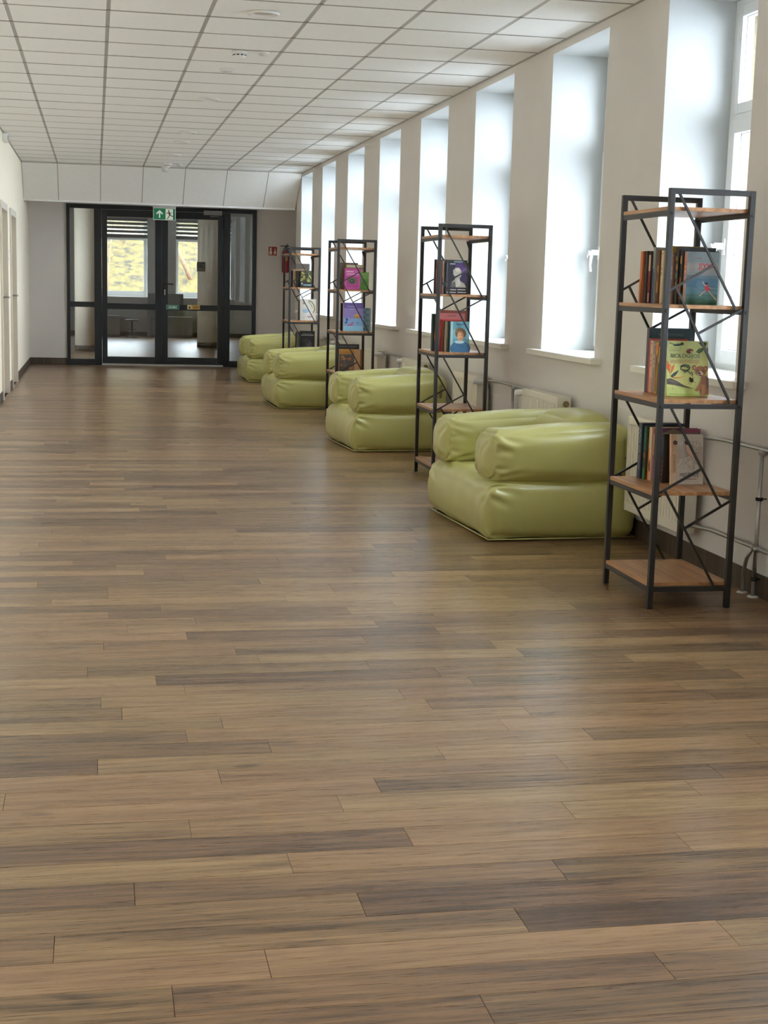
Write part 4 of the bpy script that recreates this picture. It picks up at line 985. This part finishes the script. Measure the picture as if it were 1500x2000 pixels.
def creases(segs):
    """sharp valleys with soft lips along straight lines, fading out towards their far end"""
    S = [(Vector(a), Vector(b)-Vector(a), dp, w) for a, b, dp, w in segs]
    def f(pos):
        d = 0.0
        for a, ab, dp, w in S:
            t = max(0, min(1, (pos-a).dot(ab)/ab.length_squared)); q = (pos-a-ab*t).length/(w*(1+t*.6))
            if q < 3: d -= 1.5*dp*(1-t*.85)*(1-1.3*q*q)*math.exp(-q*q)
        return d
    return f
CD, CW = 0.86, 1.12
def make_chair(seed):
    rd = random.Random(seed); ph = rd.uniform(0, 6)
    c = empty('beanbag_chair'); tag(c, 'x', 'chair', 'green beanbag armchairs along the windows')
    def wob(pos, s=1.0): return noise.noise(pos*2.3+Vector((seed*7.1, 0, 0)))*.010*s+noise.noise(pos*7+Vector((seed*3.3, 2, 0)))*.004*s
    # base
    fb = folds([Vector((-CD/2, -CW/2, .16)), Vector((-CD/2, CW/2, .16)), Vector((-CD/2, -CW/2, -.17))], .016, .11, 9, (1, 2))
    j = lambda v: v*rd.uniform(.85, 1.15)
    cb = creases([q for sy in (-1, 1) for q in (
        ((-.43, sy*.56, j(.13)), (-.26, sy*.57, j(.09)), .014, .018), ((-.43, sy*.56, j(.10)), (-.30, sy*.57, j(.03)), .012, .016), ((-.40, sy*.56, .15), (-.10, sy*.57, .15), .012, .016),
        ((-.44, sy*.55, j(.13)), (-.45, sy*.34, j(.07)), .012, .020), ((-.44, sy*.54, j(.07)), (-.46, sy*.40, j(-.01)), .010, .018), ((-.40, sy*.26, .16), (-.43, sy*.10, .14), .010, .022),
        ((-.43, sy*.56, -.15), (-.44, sy*.42, -.10), .010, .016), ((-.43, sy*.56, -.15), (-.30, sy*.57, -.11), .010, .016))]+
        [((-.40, .22, .17), (-.20, -.06, .18), .010, .03), ((-.42, -.20, .16), (-.22, .05, .18), .008, .03)])
    def warp_base(pos, p, nn):
        k = (pos.z+.165)/.33
        pos = pos+nn*(.5*fb(pos, nn, ph)+wob(pos)+cb(pos))
        # fuller at a third of its height, drawn in at the floor and under the arms
        s = .035*math.sin(max(0, min(1, k))*math.pi)
        pos.x += -s if pos.x < -.2 else 0; pos.y += math.copysign(s*.7, pos.y) if abs(pos.y) > .3 else 0
        if pos.z > .1 and abs(pos.y) < .3: pos.z += .02*math.cos(pos.y*5)
        if pos.z < -.155: pos.z = -.155
        return pos
    bm = cushion((CD/2, CW/2, .165), .065, 46, (.0, .0, .0), warp_base, [((-1, -1, -1), .012, .06), ((-1, 1, -1), .012, .06)])
    for v in bm.verts: v.co.z += .165
    o = bm_obj('base_cushion', bm, M_GREEN, c)
    m = MB(); m.box(-CD/2+.03, -CW/2+.03, 0, CD/2-.03, CW/2-.03, .03); m.obj('bottom_panel', M_UNDER, c)
    # arms
    AL, AWd, AH = .86, .30, .29
    for sy in (-1, 1):
        ca = [Vector((-AL/2, sy*AWd/2, AH/2)), Vector((-AL/2, -sy*AWd/2, AH/2)), Vector((-AL/2, sy*AWd/2, -AH/2)), Vector((-AL/2, -sy*AWd/2, -AH/2))]
        fa = folds(ca, .020, .085, 8, (0, 2)); fe = folds(ca, .012, .07, 7, (1, 2))
        x0 = -AL/2
        cr = creases([q for y in (-.15, .15) for q in (
            ((x0, y, j(.125)), (x0+.17, y, j(.07)), .013, .016), ((x0, y, j(.10)), (x0+.13, y, j(.02)), .012, .014), ((x0, y, j(.03)), (x0+.12, y, j(.03)), .011, .015), ((x0, y, -.05), (x0+.11, y, -.06), .010, .014),
            ((x0, y, -.13), (x0+.20, y, -.07), .014, .016), ((x0, y, -.13), (x0+.30, y, -.125), .012, .016), ((x0, y*.9, .145), (x0+.15, y*.4, .15), .013, .016), ((x0, y*.9, .145), (x0+.20, y*.9, .15), .011, .014),
            ((x0-.01, y, .13), (x0-.01, y*.2, .03), .010, .018), ((x0-.01, y, -.13), (x0-.01, y*.1, -.06), .010, .018))])
        def warp_arm(pos, p, nn, sy=sy, cr=cr):
            # front end is tucked in a little, creased from its corners
            e = fa(pos, nn, ph+sy) if abs(nn.x) < .7 else fe(pos, nn, ph+sy)
            pos = pos+nn*(.5*e+wob(pos, .8)+cr(pos))
            t = (pos.x+AL/2)/AL
            pos.z += .045*t if pos.z > 0 else .0
            pos.y += sy*.012*math.sin(min(1, max(0, t))*math.pi)
            return pos
        bm = cushion((AL/2, AWd/2, AH/2), .092, 46, (.012, .02, .012), warp_arm,
                     [((-1, sy, 1), .06, .045), ((-1, -sy, 1), .05, .045), ((-1, sy, -1), .03, .05), ((-1, -sy, -1), .02, .05)])
        for v in bm.verts: v.co += Vector((CD/2-AL/2-.01, sy*(CW/2-AWd/2+.0), .31+AH/2))
        bm_obj('armrest', bm, M_GREEN, c)
    # back between the arms
    def warp_back(pos, p, nn):
        pos = pos+nn*wob(pos, 1.2)
        pos.x += .06*max(0, pos.z)/.2
        if pos.z > 0: pos.z += .025*math.cos(pos.y*3.0)
        return pos
    bm = cushion((.15, CW/2-AWd+.03, .17), .09, 26, (.03, 0, .02), warp_back)
    for v in bm.verts: v.co += Vector((CD/2-.20, 0, .30+.17))
    bm_obj('backrest', bm, M_GREEN, c)
    m = MB(); m.tube([(CD/2-.08, -CW/2-.004, .46), (CD/2-.085, -CW/2-.03, .48), (CD/2-.085, -CW/2-.034, .53), (CD/2-.08, -CW/2-.02, .555), (CD/2-.075, -CW/2+.0, .56)], .012, 8); m.obj('carry_handle', mat('handle_olive', (120, 118, 60), .5), c)
    m = MB(); z = .012
    b = [(-CD/2-.004, -CW/2-.004, z), (CD/2, -CW/2-.004, z), (CD/2, CW/2+.004, z), (-CD/2-.004, CW/2+.004, z), (-CD/2-.004, -CW/2-.004, z)]
    m.tube(b, .004, 6); m.obj('piping', M_GREEN, c)
    return c
def bm_obj(name, bm, m, parent):
    me = bpy.data.meshes.new(name); bm.to_mesh(me); bm.free(); me.materials.append(m)
    return link(name, me, parent)
# front near corner, angle
CHAIRS = [((2.10, 7.445), 3.3, (1, 1), 'olive green beanbag armchair nearest the camera, beside the nearest bookshelf'),
          ((2.095, 11.60), 3.5, (.93, .92), 'olive green beanbag armchair behind the second bookshelf, second from camera'),
          ((1.945, 15.65), 1.0, (1, .95), 'olive green beanbag armchair before the third bookshelf, second farthest'),
          ((2.06, 19.78), 1.0, (.94, .95), 'olive green beanbag armchair farthest away, beside the glass partition')]
for k, ((x, y), a, sc, lab) in enumerate(CHAIRS):
    ch = make_chair(k+1); a = math.radians(a)
    v = Matrix.Rotation(a, 3, 'Z') @ Vector((-CD/2*sc[0], -CW/2*sc[1], 0))
    ch.location = (x-v.x, y-v.y, 0); ch.rotation_euler = (0, 0, a); ch.scale = (sc[0], sc[1], 1); ch['label'] = lab

# ------------------------------------------------------------------ ceiling fittings
def downlight():
    d = empty('downlight'); tag(d, 'x', 'downlight', 'recessed ceiling downlights')
    m = MB(); m.lathe([(.094, 0), (.098, -.006), (.090, -.014), (.076, -.010), (.070, -.002)], 28); m.obj('trim_ring', M_PLW, d)
    m = MB(); m.lathe([(.070, -.0005), (.045, -.004), (.004, -.006)], 24); m.obj('diffuser', mat('lamp_diffuser', (190, 188, 182), .3), d)
    return d
d0 = downlight()
DL = [(8.93, 'white round downlight nearest the camera in the ceiling'), (13.17, 'second round downlight along the ceiling'), (16.15, 'third round downlight along the ceiling'), (17.30, 'fourth round downlight along the ceiling'), (19.07, 'fifth round downlight, farthest along the ceiling')]
for i, (y, lab) in enumerate(DL):
    o = d0 if i == 0 else dup(d0, (1.0, y, ZC-.001)); o.location = (1.0, y, ZC-.001); o['label'] = lab
def detector(x, y, lab):
    d = empty('smoke_detector', (x, y, ZC-.001)); tag(d, lab, 'smoke detector', 'smoke detectors on the ceiling')
    m = MB(); m.lathe([(.056, 0), (.056, -.012), (.05, -.016)], 24); m.obj('base', M_PLW, d)
    m = MB(); m.lathe([(.048, -.016), (.046, -.034), (.034, -.046), (.004, -.05)], 24); m.obj('head', M_PLW, d)
    for k in range(10):
        m = MB(); a = k*math.pi/5; p = Vector((math.cos(a)*.0462, math.sin(a)*.0462, -.029)); t = Vector((-math.sin(a), math.cos(a), 0))
        m.bar(p-t*.009, p+t*.009, .004, .007); m.obj('vent_slot', M_BLACK, d)
detector(1.0, 10.42, 'white domed smoke detector with black slots, nearer one on the ceiling')
detector(1.0, 20.57, 'white domed smoke detector close to the sloping bulkhead')
def disc(x, y, r, lab, nm='ceiling_sensor'):
    d = empty(nm, (x, y, ZC-.001)); tag(d, lab, 'sensor', 'flat round ceiling sensors')
    m = MB(); m.lathe([(r, 0), (r, -.006), (r*.9, -.012)], 24); m.obj('base', M_PLW, d)
    m = MB(); m.lathe([(r*.7, -.012), (r*.62, -.022), (r*.3, -.026), (.003, -.027)], 20); m.obj('cap', mat('sensor_grey', (206, 205, 202), .4), d)
disc(1.165, 10.41, .045, 'small flat white disc beside the nearer smoke detector')
disc(0.995, 11.35, .058, 'white round sensor between smoke detector and second downlight')
disc(1.16, 20.6, .045, 'small flat white disc beside the farther smoke detector')
e = empty('emergency_light', (.99, 21.18, ZC-.001)); tag(e, 'small clear emergency light on the ceiling at the bulkhead', 'emergency light')
m = MB(); m.lathe([(.06, 0), (.06, -.012), (.05, -.02)], 24); m.obj('base', M_PLW, e)
m = MB(); m.lathe([(.048, -.02), (.046, -.05), (.03, -.07), (.003, -.074)], 24); m.obj('lens', mat('clear_lens', (206, 208, 204), .08, spec=.8), e)

# ------------------------------------------------------------------ signs and safety equipment
x = empty('exit_sign', (1.02, 22.02, 2.47)); tag(x, 'green and white exit sign with arrow hanging above the glass door', 'exit sign')
m = MB(); m.box(-.165, -.015, -.225, .165, .015, -.05, bev=.004); m.obj('housing', M_PLW, x)
m = MB(); m.box(-.17, -.03, -.052, .17, .03, -.0, bev=.004); m.obj('mounting_box', mat('grey_mount', (170, 170, 164), .5), x)
gsign = (16, 122, 78)
run = [('r', gsign, 0, 0, 1, 1), ('p', (244, 246, 240), [(.245, .16), (.305, .16), (.305, .60), (.40, .46), (.44, .55), (.275, .86), (.11, .55), (.15, .46), (.245, .60)]),
       ('r', (246, 244, 226), .555, .03, .90, .97), ('e', (40, 36, 24), .70, .80, .035, .07), ('p', (40, 36, 24), [(.66, .70), (.74, .70), (.79, .42), (.72, .40)]),
       ('l', (40, 36, 24), .07, [(.74, .44), (.84, .34), (.94, .30)]), ('l', (40, 36, 24), .07, [(.74, .44), (.70, .25), (.63, .08)]), ('l', (40, 36, 24), .055, [(.68, .66), (.62, .56), (.58, .60)]), ('l', (40, 36, 24), .055, [(.73, .66), (.80, .58), (.84, .66)]),
       ('p', gsign, [(.90, .05), (.97, .05), (.97, .95), (.90, .95)])]
art(x, (-.158, -.0153, -.219), (1, 0, 0), (0, 0, 1), .316, .163, run, 'sign_face')
s = empty('fire_sign', (2.815, Y_FAR+.018, 1.79)); tag(s, 'small red and white fire extinguisher sign on the far wall', 'sign')
m = MB(); m.box(-.08, -.006, 0, .08, 0, .16); m.obj('plate', M_PLW, s)
red = (150, 34, 36); wh = (236, 226, 212)
art(s, (-.08, -.0062, 0), (1, 0, 0), (0, 0, 1), .16, .16, [('r', (234, 222, 206), 0, 0, 1, 1), ('r', red, .07, .07, .93, .93), ('r', wh, .16, .16, .42, .52), ('r', wh, .20, .60, .38, .84), ('r', wh, .24, .52, .34, .6), ('p', wh, [(.60, .2), (.72, .16), (.84, .24), (.82, .5), (.74, .62), (.78, .84), (.66, .68), (.70, .5), (.60, .42)]), ('p', red, [(.68, .24), (.76, .24), (.74, .42)])], 'sign_print')
f = empty('fire_extinguisher', (3.015, Y_FAR-.085, 1.53)); tag(f, 'dark red fire extinguisher hung on the far wall beside the farthest bookshelf', 'fire extinguisher')
M_RED = mat('extinguisher_red', (158, 30, 40), .3)
m = MB(); m.lathe([(.045, 0), (.06, .012), (.062, .03), (.062, .30), (.05, .345), (.024, .365)], 24); m.obj('cylinder', M_RED, f)
m = MB(); m.lathe([(.022, .36), (.022, .40), (.015, .405)], 14); m.bar((-.02, 0, .405), (.045, 0, .425), .014, .02); m.bar((-.09, 0, .42), (-.01, 0, .425), .01, .012); m.bar((0, 0, .42), (.03, 0, .455), .012); m.obj('valve_head', M_BLACK, f)
m = MB(); m.tube([(.02, -.01, .39), (.075, -.02, .385), (.088, -.01, .30), (.082, 0, .15), (.078, 0, .08)], .010, 8); m.obj('hose', M_BLACK, f)
m = MB(); m.lathe([(.0628, .275), (.0628, .30)], 24); m.obj('white_band', mat('label_cream', (228, 200, 172), .5), f)
m = MB(); m.box(-.022, -.0645, .19, .022, -.055, .255); m.obj('instruction_label', mat('label_amber', (190, 140, 66), .5), f)
m = MB(); m.box(-.02, .06, .15, .02, .084, .33); m.obj('wall_hanger', M_BLACK, f)
b = empty('alarm_box', (XL, 17.2, 2.86)); tag(b, 'small white box high on the cream left wall near the ceiling', 'alarm box')
m = MB(); m.box(0, -.12, -.0, .055, .12, .09, bev=.006); m.obj('case', M_PLW, b)
m = MB(); m.box(.055, -.08, .02, .06, .08, .07); m.obj('front_grille', mat('grille_grey', (150, 150, 148), .5), b)
for z, lab in ((1.62, 'upper one of two small white plates on left wall between doors'), (1.53, 'lower one of two small white plates on left wall between doors')):
    p = empty('room_plate', (XL, 17.85, z)); tag(p, lab, 'sign', 'white plates between the left doors')
    m = MB(); m.box(0, -.06, 0, .012, .06, .07, bev=.003); m.obj('plate', M_PLW, p)
    m = MB(); m.box(.012, -.045, .02, .0125, .045, .05); m.obj('plate_print', mat('plate_grey', (206, 204, 198), .5), p)
